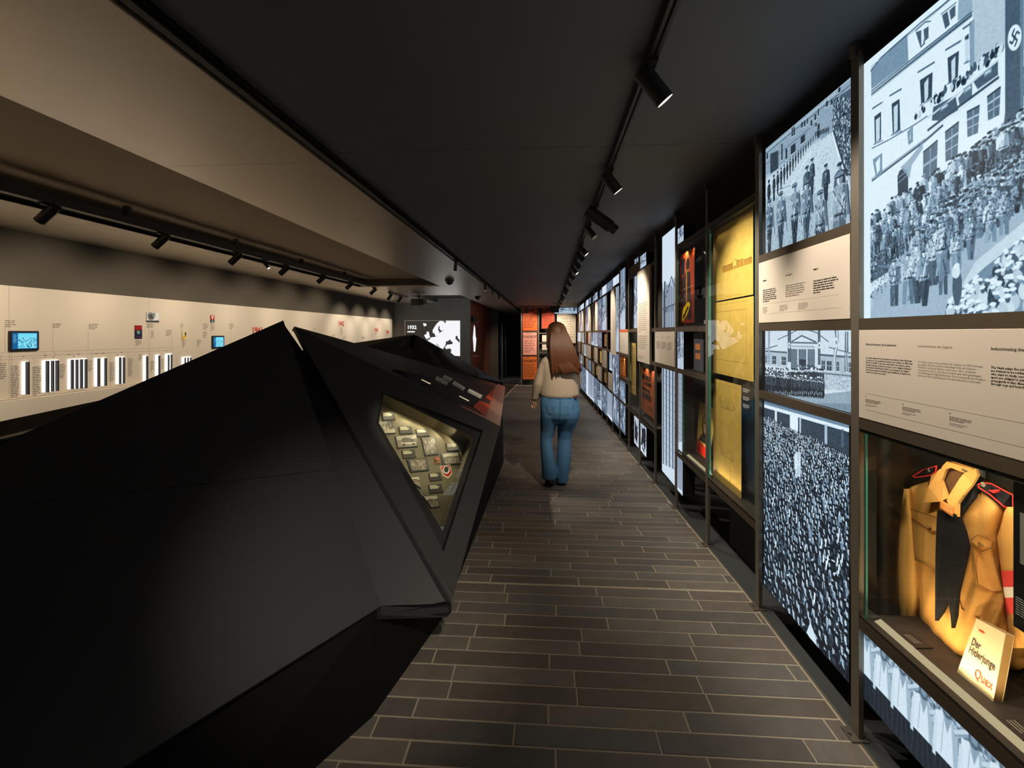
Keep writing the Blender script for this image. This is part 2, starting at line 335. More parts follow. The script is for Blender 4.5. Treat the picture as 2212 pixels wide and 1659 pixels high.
    for p in (((-1, -1), (-1, 0), (1, 0), (1, 1)), ((1, -1), (0, -1), (0, 1), (-1, 1))): Ln(K(p), 4.2, .18)
    # the street and the crowd
    G([(-40, 1300), (-40, 1000), (800, 500), (1300, 150), (2400, -600), (2400, 800), (1100, 1460), (1100, 1700), (-40, 1700)], .66, 1, B)
    G([(1200, 1250), (1400, 900), (1913, 480), (2600, 0), (2600, 300), (1913, 700), (1300, 1300)], .8, 1, B)
    G([(215, 1180), (500, 990), (530, 1060), (230, 1290)], .88, .9, B); G([(280, 900), (470, 760), (520, 900), (480, 1010), (290, 1130)], .3, 1, B)
    for i in range(420): x, y = P.q(*B([(rg.uniform(290, 500), rg.uniform(780, 1100))])[0]); P.ell(x, y, 2, 2, rg.uniform(.1, .6), .6)
    G([(225, 600), (560, 330), (860, 130), (1250, -150), (2500, -900), (2500, -250), (1250, 300), (700, 620), (480, 760), (225, 880)], .3, 1, B)
    for i in range(2600):
        x = rg.uniform(225, 2400); top_ = 600 - (x - 225) * .72 + (150 if x < 1250 else 0) * 0; a, b = P.q(*B([(x, top_ + abs(rg.gauss(0, 1)) * 150 + rg.uniform(0, 170))])[0]); s_ = rg.uniform(3, 7); P.ell(a, b, s_ * .7, s_ * 1.3, rg.choice((.04, .08, .12, .25, .55, .85)), .85); P.ell(a, b - s_ * 1.5, s_ * .4, s_ * .5, rg.choice((.8, .9, .3)), .9)
    def rows(p0, p1, f0, f1, n, tones, caps, arms=0.0, j=8, wd=1.2):
        L = []
        for i in range(n):
            t = (i + rg.uniform(-.35, .35)) / n; hx, hy = lerp(p0[0], p1[0], t), lerp(p0[1], p1[1], t); fx, fy = lerp(f0[0], f1[0], t), lerp(f0[1], f1[1], t)
            L.append((hx + rg.uniform(-j, j), hy + rg.uniform(-j, j), fx, fy))
        for hx, hy, fx, fy in sorted(L, key=lambda e: e[3]):
            a, b = P.q(*B([(hx, hy)])[0]); _, e = P.q(*B([(hx, fy)])[0]); b += (e - b) * rg.uniform(-.08, .16); a += rg.uniform(-8, 8); person(P, a, e, e - b, rg, rg.choice(tones), rg.choice(caps), arms * (rg.random() < .4), True, rg.uniform(.75, .98), wd)
    for k in range(4): rows((260 - 30 * k, 560 - 30 * k), (2300, -1010 + 40 * k), (260, 860 - 40 * k), (2300, -560 + 30 * k), 60, (.2, .35, .5, .75, .85), ('dark', 'dark', 'none', 'grey'), 0, 30)
    rows((230, 560), (1300, -120), (230, 900), (1300, 260), 26, (.25, .6, .8, .9), ('dark', 'none', 'grey'), 0, 16, 1.1)
    rows((420, 640), (1750, -200), (460, 960), (1750, 150), 30, (.3, .55, .85, .9), ('dark', 'none', 'white'), 0, 20, 1.1)
    for k in range(4): rows((760 - 60 * k + 200, 560 + 70 * k - 200), (2300, -560 + 60 * k), (760 + 180, 1120 + 60 * k - 200), (2300, -140 + 70 * k), 26, (.3, .5, .68, .8), ('grey', 'dark', 'grey'), 0, 10, 1.25)
    for hx, hy, fy, tn in ((545, 870, 1370, .62), (690, 800, 1350, .66), (790, 690, 1340, .74), (865, 760, 1370, .55), (960, 560, 1150, .7), (1060, 800, 1250, .6), (1040, 450, 1100, .75), (1200, 560, 1010, .72), (1350, 400, 880, .6), (1560, 220, 700, .78), (1700, 160, 620, .7)):
        a, b = P.q(*B([(hx, hy)])[0]); _, e = P.q(*B([(hx, fy)])[0]); person(P, a, e, e - b, rg, tn, 'grey', 0, True, .9, 1.25); P.line(a + 6, e - (e - b) * .75, a - 8, e - (e - b) * .5, 5, .9)
    for i in range(3600):
        x = rg.uniform(225, 2500); y = rg.uniform(0, 1000); base_ = 600 - (x - 225) * .62
        a, b = P.q(*B([(x, base_ + y * .75)])[0]); s_ = rg.uniform(1.2, 3.4); P.ell(a, b, s_, s_ * rg.uniform(.8, 2.2), rg.choice((.02, .05, .1, .18, .3, .6, .9)), rg.uniform(.25, .65), rg.uniform(-.6, .6))
    a, b = P.q(*B([(255, 850)])[0]); _, e = P.q(*B([(255, 1210)])[0]); person(P, a, e, e - b, rg, .88, 'dark', 0, True, .8)
    G([(1080, 1430), (1260, 1180), (1500, 960), (1913, 640), (2600, 240), (2600, 1700), (1080, 1700)], .2, .55, B)
    for i in range(150):
        t = i / 150; x = rg.uniform(1130, 2500); lo = lerp(1330, 640, (x - 1110) / 800); y = lerp(lo, 1460, t * t + rg.uniform(-.03, .03)) if lo < 1460 else 1460
        a, b = P.q(*B([(x, y)])[0]); k = lerp(.75, 1.15, t)
        P.ell(a, b + 30 * k, 17 * k, 24 * k, rg.choice((.2, .3, .75, .82))); P.ell(a, b + 6 * k, 6.5 * k, 9 * k, rg.choice((.5, .3, .75))); P.ell(a - 1, b - 3 * k, 9.5 * k, 5.5 * k, .95, 1, rg.uniform(-.5, .4))
    a, b = P.q(*B([(280, 1290)])[0]); P.ell(a, b + 22, 24, 34, .7); P.ell(a, b, 20, 9, .85, 1, -.2); P.ell(a + 8, b - 6, 9, 7, .2)
    a, b = P.q(*B([(1195, 960)])[0]); P.ell(a + 4, b + 62, 17, 60, .3); P.ell(a, b + 14, 15, 22, .85); P.ell(a + 3, b - 4, 10, 9, .95)
    w0 = (1881 - 1864.6); (xa, _), (xb, _) = P.q(1864.6, 400), P.q(1880.5, 400); P.poly([(xa - 2, 0), (xb, 0), (xb, P.h), (xa - 2, P.h)], .93)
    P.a = np.clip((P.a - .5) * 1.22 + .51, 0, 1); P.noise(.03, 1); P.noise(.02, 6); P.blur(1); return P.tone(dark=(20, 34, 46), mid=(112, 142, 166), light=(216, 236, 246))
def paint_parade(P):
    A = Z3(1620, 60, 4.879); B = Z3(1620, 400, 4.879); rg = random.Random(5); G = lambda pts, c, a=1.0, f=A: P.poly(P.qs(f(pts)), c, a)
    def Ln(pts, w, c, f=A, a=1.0): P.path(P.qs(f(pts)), w, c, a)
    P.a[:] = .72
    G([(150, 1290), (1060, 540), (1060, 1100), (700, 1180), (160, 1560)], .62); Ln([(160, 1330), (1060, 600)], 5, .4); Ln([(170, 1440), (700, 1000)], 3, .35); Ln([(160, 1310), (900, 690)], 3, .85)
    G([(215, 1330), (300, 1290), (300, 1480), (215, 1540)], .25)
    for x, y, w, h in ((175, 1330, 14, 60), (330, 1230, 14, 170), (375, 1280, 18, 110), (430, 1250, 50, 90), (535, 1150, 45, 80), (440, 1060, 14, 90), (460, 1050, 14, 90), (540, 1000, 16, 60), (568, 985, 16, 60), (600, 960, 12, 60), (680, 920, 18, 60), (712, 1020, 22, 150), (640, 980, 16, 60), (715, 860, 12, 70), (800, 780, 22, 60), (690, 1010, 14, 40), (850, 760, 16, 60), (930, 640, 24, 50)):
        G([(x, y), (x + w, y - w * .8), (x + w, y + h - w * .8), (x, y + h)], .2); Ln([(x - 4, y + h + 6), (x + w + 6, y + h - w * .8)], 3, .85)
    G([(880, 760), (1060, 640), (1060, 1560), (1010, 1560), (870, 1080)], .35)
    for i in range(650):
        x, y = rg.uniform(870, 1060), rg.uniform(740, 1560)
        if x > lerp(860, 1000, max(0, (y - 1080) / 480)): a, b = P.q(*A([(x, y)])[0]); P.ell(a, b, rg.uniform(1.5, 4), rg.uniform(2, 7), rg.choice((.1, .15, .3, .75, .9)), .8)
    G([(640, 1250), (850, 1110), (1000, 1500), (1070, 1700), (150, 1800), (160, 1600)], .82); Ln([(865, 1100), (1000, 1560)], 10, .9); Ln([(880, 1090), (1020, 1560)], 7, .25)
    Ln([(430, 1659), (640, 1300)], 4, .95); Ln([(180, 1750), (430, 1659)], 4, .6)
    for i in range(17):
        t = i / 16; x = lerp(200, 690, t ** .8); yt = lerp(1600, 1110, t ** .8); h = lerp(330, 60, t ** .6); a, b = P.q(*A([(x, yt)])[0]); _, e = P.q(*A([(x, yt + h)])[0]); person(P, a, e, e - b, rg, .24, 'dark', 0, True, .6, .8)
    for i in range(9): a, b = P.q(*A([(690 + i * 17, 1120 - i * 6)])[0]); P.ell(a, b, 4, 13, .2); P.ell(a, b - 13, 2.5, 3, .6)
    for hx, hy, fy, w in ((600, 1450, 1900, 1.1), (655, 1370, 1760, .9), (800, 1430, 1860, 1.15), (945, 1410, 1980, 1.2)):
        a, b = P.q(*A([(hx, hy)])[0]); _, e = P.q(*A([(hx, fy)])[0]); person(P, a, e, e - b, rg, .34, 'grey', 0, True, .75, w)
    for hx, hy, fy, tn, w in ((205, 140, 720, .5, 1.0), (325, 60, 700, .55, 1.1), (470, -30, 660, .62, 1.1), (595, -60, 640, .56, 1.15), (740, 40, 800, .64, 1.2), (945, -150, 760, .66, 1.25)):
        a, b = P.q(*B([(hx, hy)])[0]); _, e = P.q(*B([(hx, fy)])[0]); h = e - b; person(P, a, e, h, rg, tn, 'grey', 0, True, .82, w)
        for k in range(46): x_, y_ = a + rg.uniform(-.13, .13) * h, e - h * rg.uniform(.12, .82); P.line(x_, y_, x_ + rg.uniform(-.04, .04) * h, y_ + rg.uniform(.01, .09) * h, rg.uniform(1.2, 4), rg.choice((.08, .16, .3, .8, .95)), .6)
        P.line(a - h * .12, e - h * .8, a + h * .1, e - h * .5, 3, .15); P.line(a + h * .13, e - h * .85, a + h * .2, e - h * .3, 4, .12)
        for zx in (-.07, .07): P.ell(a + zx * h, e - h * .7, h * .03, h * .03, .85, .7)
    for i in range(1500):
        x_, y_ = rg.uniform(0, P.w), rg.uniform(P.h * .25, P.h); s_ = rg.uniform(1, 2.6); P.ell(x_, y_, s_, s_ * rg.uniform(.6, 2), rg.choice((.05, .2, .9)), .3)
    P.a = np.clip((P.a - .5) * 1.15 + .5, 0, 1); P.noise(.04, 1); P.noise(.03, 4); return P.tone(dark=(12, 18, 24), light=(220, 240, 250))
def paint_hall(P):
    A = Z3(1620, 700, 4.879); rg = random.Random(9); G = lambda pts, c, a=1.0, f=A: P.poly(P.qs(f(pts)), c, a)
    def Ln(pts, w, c, f=A, a=1.0): P.path(P.qs(f(pts)), w, c, a)
    P.a[:] = .9
    Ln([(290, 165), (430, 100), (540, 40), (700, 90), (830, 190)], 5, .4); G([(440, 185), (545, 120), (700, 190)], .92); Ln([(440, 185), (545, 122), (700, 192)], 7, .35); Ln([(430, 195), (710, 200)], 8, .4)
    Ln([(165, 285), (390, 300)], 9, .35); Ln([(740, 325), (1070, 350)], 9, .35); Ln([(165, 262), (290, 225)], 5, .35); Ln([(830, 245), (1070, 310)], 5, .45); G([(160, 300), (395, 310), (395, 460), (160, 430)], .74); G([(740, 340), (1070, 360), (1070, 560), (740, 520)], .72)
    G([(430, 262), (690, 265), (690, 520), (430, 470)], .4); G([(520, 370), (590, 375), (590, 440), (520, 430)], .15)
    for x in (505, 600, 690): Ln([(x, 262), (x, 500)], 9, .92)
    G([(430, 205), (700, 215), (700, 262), (430, 255)], .93)
    for i in range(24): x = 445 + i * 10; Ln([(x, 224 + i * .3), (x + 3, 246 + i * .3)], 2.6, .25); Ln([(x, 224 + (i % 3) * 10), (x + 6, 224 + (i % 3) * 10)], 2, .3)
    for x, y, w, h in ((235, 335, 40, 85), (335, 345, 45, 85), (755, 385, 35, 95), (810, 390, 50, 100), (910, 395, 28, 100), (1030, 405, 40, 105), (165, 330, 14, 80)):
        G([(x, y), (x + w, y + 4), (x + w, y + h + 4), (x, y + h)], .22); Ln([(x + w / 2, y), (x + w / 2, y + h)], 2, .8); Ln([(x, y + h / 2), (x + w, y + h / 2)], 2, .8); Ln([(x - 6, y + h + 6), (x + w + 8, y + h + 10)], 5, .9)
    for x0, x1, yb in ((398, 432, 400), (716, 742, 430)): G([(x0, 60), (x1, 60), (x1, yb), (x0, yb)], .28); Ln([(x0 + 16, 60), (x0 + 16, yb)], 4, .45); a, b = P.q(*A([(x0 + 15, 225)])[0]); P.ell(a, b, 11, 15, .92); P.line(a - 5, b - 5, a + 5, b + 5, 3, .2); P.line(a + 5, b - 5, a - 5, b + 5, 3, .2)
    G([(190, 60), (212, 60), (208, 420), (190, 420)], .5); Ln([(200, 60), (200, 430)], 5, .9)
    G([(890, 60), (930, 60), (935, 190), (905, 350), (895, 490), (872, 490), (885, 300), (905, 180)], .4); Ln([(915, 60), (920, 190), (892, 330), (884, 490)], 8, .95); a, b = P.q(*A([(910, 195)])[0]); P.ell(a, b, 13, 20, .93); P.line(a - 5, b - 7, a + 5, b + 7, 3.5, .3); P.line(a + 5, b - 7, a - 5, b + 7, 3.5, .3)
    Ln([(880, 480), (880, 720)], 6, .97); Ln([(870, 722), (895, 722)], 5, .8)
    for x in (1000, 1022): G([(x, 80), (x + 12, 80), (x + 16, 500), (x - 4, 500)], .35); Ln([(x + 6, 300), (x + 14, 520)], 4, .92)
    G([(740, 510), (1070, 545), (1070, 715), (740, 680)], .8); Ln([(740, 515), (1070, 550)], 6, .4)
    for i in range(260): x = rg.uniform(745, 1068); a, b = P.q(*A([(x, rg.uniform(545, 690))])[0]); P.ell(a, b, rg.uniform(2, 6), 2, rg.uniform(.35, .95), .5)
    G([(150, 740), (300, 720), (760, 740), (1070, 705), (1070, 970), (600, 850), (300, 780)], .62); G([(700, 830), (1070, 840), (1070, 980)], .42, .6)
    for i in range(140): a, b = P.q(*A([(rg.uniform(500, 700), rg.uniform(430, 560))])[0]); P.ell(a, b, 5, 3, rg.choice((.1, .2, .55)), .8, 1)
    for r in range(5):
        for i in range(34):
            x = 165 + i * 18.3 + rg.uniform(-5, 5); yt = 462 + r * 13 + (i * 2.4) * (r > 0) + rg.uniform(-8, 8); yb = 700 + r * 9 + i * 1.5
            a, b = P.q(*A([(x, yt)])[0]); _, e = P.q(*A([(x, yb)])[0]); person(P, a, e, e - b, rg, rg.uniform(.12, .26), 'white' if rg.random() < .25 else 'dark', 0, True, .95, .75)
    for i in range(30): a, b = P.q(*A([(175 + i * 20, 735 + rg.uniform(-15, 8) + i * .5)])[0]); P.line(a, b, a + 2, b - 14, 4, .9, .8)
    P.noise(.04, 1); P.noise(.03, 5); return P.tone(dark=(14, 18, 24), mid=(118, 142, 160), light=(224, 238, 248))
def paint_crowd(P):
    A = Z3(1620, 700, 4.879); rg = random.Random(11); G = lambda pts, c, a=1.0, f=A: P.poly(P.qs(f(pts)), c, a)
    P.a[:] = .1
    G([(150, 800), (1080, 1060), (1080, 1420), (150, 1150)], .2)
    G([(150, 815), (1080, 1075), (1080, 1115), (150, 845)], .45); G([(150, 845), (1080, 1110), (1080, 1150), (150, 880)], .93)
    for x, w, c in ((262, 22, .9), (420, 86, .95), (520, 18, .75), (785, 28, .7), (960, 26, .3)): G([(x, 875 + (x - 160) * .29), (x + w, 880 + (x - 160) * .29), (x + w, 1140 + (x - 160) * .2), (x, 1140 + (x - 160) * .2)], c)
    # rows of heads and raised arms, growing towards the viewer
    H = P.h; top = .13 * H; rows = 40
    for r in range(rows):
        t = r / (rows - 1); y = top + (H * 1.02 - top) * (t ** 1.35); sz = lerp(8, 36, t ** 1.1); n = int(P.w / (sz * 1.25)) + 2
        for i in range(n):
            x = (i + rg.uniform(-.4, .4) + .5 * (r % 2)) * sz * 1.25; yy = y + rg.uniform(-.4, .4) * sz - (1 - x / P.w) * 26 * (1 - t); lum = lerp(1.0, .78, t) * rg.uniform(.8, 1.05) * (1 if rg.random() < .8 else .3)
            P.ell(x, yy + sz * 1.45, sz * .72, sz * 1.6, rg.choice((.03, .06, lerp(.5, .1, t), lerp(.85, .1, t))), .95)
            P.ell(x, yy, sz * .40, sz * .62, lum); P.ell(x + sz * .24, yy + sz * .06, sz * .26, sz * .56, .06, .9); P.ell(x + sz * .02, yy - sz * .5, sz * .44, sz * .27, .05)
            if t > .35: P.ell(x - sz * .1, yy - sz * .05, sz * .1, sz * .06, .15, .7); P.line(x - sz * .16, yy + sz * .28, x + sz * .05, yy + sz * .28, sz * .06, .2, .7)
            if rg.random() < .42: e_ = rg.uniform(.9, 1.8); P.line(x + sz * .3, yy + sz * .95, x + sz * e_, yy + sz * rg.uniform(.1, .8), sz * .24, min(1, lum * 1.05)); P.line(x + sz * .3, yy + sz * 1.1, x + sz * e_, yy + sz * .9, sz * .1, .05, .8)
            if rg.random() < .5: P.line(x - sz * .3, yy + sz * .8, x - sz * .5, yy + sz * 2.1, sz * .2, lum * .8)
            if rg.random() < .4: P.line(x + sz * .05, yy + sz * .75, x, yy + sz * 1.7, sz * .16, lum * .9)
            if rg.random() < .15 * (1 - t): P.line(x, yy, x + sz * .2, yy - sz * 1.4, sz * .3, .97)
    for (x, y), w, h in (((505, 1480), 60, 260), ((480, 1450), 30, 160)): G([(x - w / 2, y - h / 2), (x + w / 2, y - h / 2), (x + w / 2, y + h / 2), (x - w / 2, y + h / 2)], .95, .75)
    B = Z3(1620, 1200, 3.613); q = B([(470, 520), (440, 600), (530, 735), (500, 600)]); P.poly(P.qs(q), .88); q = B([(590, 490), (620, 510), (600, 590)]); P.poly(P.qs(q), .6)
    P.noise(.05, 1); P.noise(.03, 3); return P.tone(dark=(8, 12, 18), mid=(120, 150, 176), light=(232, 248, 255))
def paint_arms(P):
    # a row of people in white shirts and dark skirts seen from behind, arms raised, before a blurred crowd
    rg = random.Random(13); P.a[:] = .5; H, Wd = P.h, P.w
    for i in range(2200): P.ell(rg.uniform(0, Wd), rg.uniform(0, H * .62), rg.uniform(2, 5), rg.uniform(3, 8), rg.choice((.15, .25, .4, .6, .8, .9)), .7)
    n = 9
    for i in range(n):
        x = Wd * (i + .25) / n; w = Wd / n; y = H * .03 + (i % 2) * H * .05
        P.poly([(x - w * .46, H * .62), (x + w * .5, H * .62), (x + w * .66, H * 1.02), (x - w * .62, H * 1.02)], .03)
        for k in range(5): P.line(x - w * .4 + k * w * .2, H * .64, x - w * .55 + k * w * .28, H, 2, .2, .6)
        P.poly([(x - w * .42, y + H * .12), (x + w * .05, y + H * .06), (x + w * .45, y + H * .12), (x + w * .46, H * .64), (x - w * .42, H * .64)], .9); P.poly([(x + w * .2, y + H * .1), (x + w * .45, y + H * .12), (x + w * .46, H * .64), (x + w * .3, H * .64)], .62, .8)
        P.line(x - w * .1, y + H * .16, x - w * .2, H * .6, 2.5, .55, .7); P.line(x + w * .34, y + H * .2, x + w * .95, y + H * .02, w * .2, .82); P.line(x + w * .34, y + H * .22, x + w * .95, y + H * .05, w * .06, .45, .8); P.ell(x + w * 1.0, y + H * .0, w * .13, H * .045, .8, 1, -.4)
        P.ell(x + w * .05, y, w * .2, H * .11, .3); P.ell(x + w * .05, y + H * .02, w * .12, H * .06, .5); P.line(x - w * .42, y + H * .2, x - w * .5, H * .7, w * .14, .86); P.poly([(x - w * .15, y + H * .06), (x + w * .26, y + H * .06), (x + w * .05, y + H * .28)], .25, .5)
    P.noise(.04, 1); P.blur(1); return P.tone(dark=(26, 33, 40), mid=(120, 146, 166), light=(226, 243, 254))
def paint_misc(P, kind, seed=1):
    rg = random.Random(seed); w, h = P.w, P.h
    if kind == 'gate':
        P.a[:] = .93; P.poly([(0, h * .58), (w, h * .50), (w, h), (0, h)], .75)
        for i in range(9): x = w * i / 8; P.line(x, h * rg.uniform(.5, .62), x, h, w * .05, .25)
        P.poly([(w * .15, h * .5), (w * .28, h * .5), (w * .28, h), (w * .15, h)], .2); P.line(w * .3, h * .68, w * .75, h * .48, w * .04, .25); P.line(w * .75, h * .48, w * .98, h * .6, w * .04, .25)
        for i in range(6): P.line(w * (.3 + i * .11), h * .78, w * (.3 + i * .11), h * .84, w * .05, .2)
        P.line(0, h * .8, w, h * .77, w * .03, .3)
    elif kind == 'street':
        P.a[:] = .6
        for i in range(12): x = rg.uniform(0, w); P.poly([(x, 0), (x + w * .1, 0), (x + w * .1, h * rg.uniform(.4, 1)), (x, h * rg.uniform(.4, 1))], rg.choice((.15, .25, .8, .9)))
        for i in range(60): P.ell(rg.uniform(0, w), rg.uniform(h * .2, h), w * rg.uniform(.02, .09), h * rg.uniform(.01, .05), rg.choice((.1, .2, .5, .9)))
        P.poly([(0, h * .75), (w, h * .65), (w, h), (0, h)], .88, .7)
    elif kind == 'figures':
        P.a[:] = .4
        for r in range(7):
            for i in range(6): person(P, rg.uniform(0, w), h * (.35 + r * .12), h * rg.uniform(.22, .34), rg, rg.choice((.2, .35, .8, .9)), rg.choice(('dark', 'white', 'grey')), 0, True, .95)
    elif kind == 'building':
        P.a[:] = .85
        for i in range(4):
            x = w * (.05 + i * .25); P.poly([(x, 0), (x + w * .12, 0), (x + w * .1, h), (x + w * .02, h)], .3); P.line(x + w * .17, 0, x + w * .17, h, w * .02, .6)
            for k in range(14): P.line(x + w * .13, h * k / 14, x + w * .22, h * k / 14, 3, .35, .6)
        P.poly([(0, h * .93), (w, h * .86), (w, h), (0, h)], .9)
    elif kind == 'graphic':
        P.a[:] = .95
        for i in range(10): P.poly([(rg.uniform(0, w), rg.uniform(0, h)) for _ in range(3)], .06)
        P.line(w * .2, h * .1, w * .35, h * .9, w * .12, .05); P.line(w * .7, h * .05, w * .6, h * .95, w * .1, .05); P.poly([(0, 0), (w, 0), (w, h * .05), (0, h * .06)], .1)
    elif kind == 'field':
        P.a[:] = .86; P.poly([(0, h * .42), (w * .5, h * .36), (w, h * .44), (w, h), (0, h)], .5); P.poly([(0, h * .36), (w * .3, h * .26), (w * .6, h * .34), (w, h * .28), (w, h * .46), (0, h * .46)], .3)
        for i in range(40): x, y = rg.uniform(0, w), rg.uniform(h * .5, h); P.ell(x, y, w * .02, h * .06, rg.choice((.08, .15, .8)))
        for i in range(10): P.line(rg.uniform(0, w), rg.uniform(h * .5, h), rg.uniform(0, w), rg.uniform(h * .5, h), 1.5, .7, .6)
    elif kind == 'car':
        P.a[:] = .45; P.poly([(0, 0), (w, 0), (w, h * .3), (0, h * .35)], .7); P.poly([(w * .15, h * .75), (w * .25, h * .5), (w * .5, h * .42), (w * .9, h * .5), (w * .95, h * .8)], .85); P.ell(w * .3, h * .8, w * .08, h * .1, .1); P.ell(w * .8, h * .8, w * .08, h * .1, .1)
        for i in range(7): x = w * (.3 + i * .1); P.ell(x, h * rg.uniform(.2, .45), w * .05, h * .09, rg.choice((.15, .85))); P.ell(x, h * .5, w * .06, h * .14, rg.choice((.1, .3)))
    elif kind == 'tree':
        P.a[:] = .92; P.poly([(0, h * .85), (w, h * .82), (w, h), (0, h)], .25)
        for i in range(260): P.ell(w * .36 + rg.gauss(0, w * .14), h * .45 + rg.gauss(0, h * .18), w * .03, h * .04, rg.uniform(.15, .5), .7)
    elif kind == 'white': P.a[:] = .95; P.line(w * .7, 0, w * .66, h, w * .03, .6)
    P.noise(.04, 1, seed); return P
# ------------------------------------------------------------------ the room
ZC = CZ + 1.056; XL = -5.45; YEND = 15.9; YB = 27.0; XBK = 1.62
def flo(x, y): return (x, y, fz(y))
mb = MB()
for a, b in ((-2.2, RY), (RY, YB)):
    mb.prism([flo(-1.35, a), flo(XP - .004, a), flo(XP - .004, b), flo(-1.35, b)][::-1], (0, 0, -.12))
floor = struct('floor', mb, M['grout'])
for p in (floor,):
    for v in p.data.vertices: v.co.z -= .002
mb = MB()
for a, b in ((-2.2, RY), (RY, YB)): mb.prism([flo(-6.2, a), flo(-1.35, a), flo(-1.35, b), flo(-6.2, b)][::-1], (0, 0, -.12))
struct('floor.001', mb, mat('brown_stone_floor', srgb(74, 64, 54), 0.5, var=.35, scale=60))
mb = MB()
for a, b in ((-2.2, RY), (RY, YB)): mb.prism([flo(XP + .004, a), flo(2.0, a), flo(2.0, b), flo(XP + .004, b)][::-1], (0, 0, -.12))
struct('floor.002', mb, M['gutter'])
mb = MB()
for a, b in ((-2.2, RY), (RY, YB)): mb.prism([flo(XP - .004, a), flo(XP + .004, a), flo(XP + .004, b), flo(XP - .004, b)][::-1], (0, 0, -.12))
for v in range(len(mb.v)): mb.v[v] = (mb.v[v][0], mb.v[v][1], mb.v[v][2] + .002)
struct('trim_1', mb, M['trimlight'])
# tiles: long slate planks laid across the aisle, the nearest three hundred one by one, the rest as one mass
TL, TW, JT = .522, .0945, .006
me = bpy.data.meshes.new('floor_tile'); bm = bmesh.new(); bmesh.ops.create_cube(bm, size=1)
bmesh.ops.scale(bm, vec=(TL - JT, TW - JT, .014), verts=bm.verts)
bmesh.ops.bevel(bm, geom=[e for e in bm.edges if all(v.co.z > 0 for v in e.verts)], offset=.002, segments=1, affect='EDGES'); bm.to_mesh(me); bm.free()
me.materials.append(M['tile'])
TM = [M['tile']] + [mat('slate_tile', srgb(*c), .5, spec=.4, var=.25, scale=14, bump=.12, rvar=.08) for c in ((108, 99, 89), (124, 116, 106), (116, 106, 98), (104, 98, 92))]
tmesh = []
for m_ in TM: k_ = me.copy(); k_.materials.clear(); k_.materials.append(m_); tmesh.append(k_)
far = MB(); nt_ = 0; y = 1.36; row = 0; rg = random.Random(4); yrows = []; y = RY - .004 - TW * 14
while y < RY - TW + .001: yrows.append(y); y += TW
y = RY + .008
while y < 22.5: yrows.append(y); y += TW
for y in yrows:
    yc = y + TW / 2; left = -1.12 if y < 2.0 else (-.95 if y < 5.9 else -1.3); x1 = XP - .008
    cuts = []; x = left - rg.uniform(0, TL)
    while x < x1: cuts.append((max(x, left), min(x + TL, x1))); x += TL
    for a, b in cuts:
        if b - a < .02: continue
        zc = fz(yc) - .0075 + rg.uniform(-.0006, .0006)
        vis = not (y < 5.3 and b < (-.62 if y < 2.4 else -.56))
        if nt_ < 300 and vis:
            o = bpy.data.objects.new('floor_tile', rg.choice(tmesh)); COL.objects.link(o); o.parent = floor; nt_ += 1
            o.location = ((a + b) / 2, yc, zc); o.scale.x = (b - a - JT) / (TL - JT)
            if yc > RY: o.rotation_euler.x = -math.atan(RS)
        else:
            far.prism([(a + JT / 2, y + JT / 2, zc + .0068 + (fz(y) - fz(yc))), (b - JT / 2, y + JT / 2, zc + .0068 + (fz(y) - fz(yc))), (b - JT / 2, y + TW - JT / 2, zc + .0068 + fz(y + TW) - fz(yc)), (a + JT / 2, y + TW - JT / 2, zc + .0068 + fz(y + TW) - fz(yc))], (0, 0, -.01))
o = far.build('floor_tiles', M['tile'], floor); o['kind'] = 'stuff'
# ceiling: dark slab over the aisle, a lamp slot, the pale soffit, a long recess, the strip by the left wall
XS0, XS1, XR0, XR1 = -1.28, -1.375, -2.43, -4.30; YR, YR2, YR3 = 10.2, 12.6, 15.6
ceil = struct('ceiling', MB().box((-6.2, -2.2, ZC + .26), (2.0, YB, ZC + .32)), M['void'])
def panels(x0, x1, ya, yb, z, m, name, pitch=1.46, gap=.004):
    y = ya
    while y < yb - .01:
        e = min(y + pitch, yb); MB().box((x0, y + gap / 2, z), (x1, e - gap / 2, z + .03)).build(name, m, ceil); y = e
panels(XS0, 2.0, -2.2, YB, ZC, M['ceil'], 'ceiling_panel', 2.4)
panels(XR0, XS1, -1.64, YB, ZC, M['soffit'], 'soffit_panel')
panels(-5.46, XR1, -1.64, YR, ZC, M['strip'], 'soffit_panel', 2.9)
panels(-5.46, XR0 - .003, YR, YR2, ZC, M['soffit'], 'soffit_panel', 2.9)
panels(-5.46, -3.9, YR2, YEND + .1, ZC, M['soffit'], 'soffit_panel', 3.4)
MB().box((XR1, -2.2, ZC + .174), (XR0, YR, ZC + .2)).build('recess_lid', mat('recess_brown_paint', srgb(170, 150, 122), .6, var=.05, scale=4), ceil)
MB().box((-3.9, YR2, ZC + .174), (XR0, YEND, ZC + .2)).build('recess_lid', M['walldark'], ceil)
mb = MB(); mb.box((XR1 - .02, -2.2, ZC), (XR1, YR, ZC + .2)); mb.box((XR0, -2.2, ZC + .031), (XR0 + .02, YR3, ZC + .2)); mb.box((XR1, YR, ZC + .031), (XR0, YR + .02, ZC + .2)); mb.box((-3.9, YR2 - .02, ZC + .031), (XR0, YR2, ZC + .2)); mb.box((-3.92, YR2, ZC + .031), (-3.9, YEND, ZC + .2))
mb.build('recess_edge', M['walldark'], ceil)
mb = MB(); mb.box((XS0, -2.2, ZC - .012), (XS0 + .02, YB, ZC + .25)); mb.box((XS1 - .012, -2.2, ZC + .032), (XS1, YB, ZC + .25)); mb.build('slot_edge', M['void'], ceil)
MB().box((XS1 - .002, -2.2, ZC - .012), (XS1 + .006, YB, ZC + .03)).build('slot_trim', M['trimlight'], ceil)
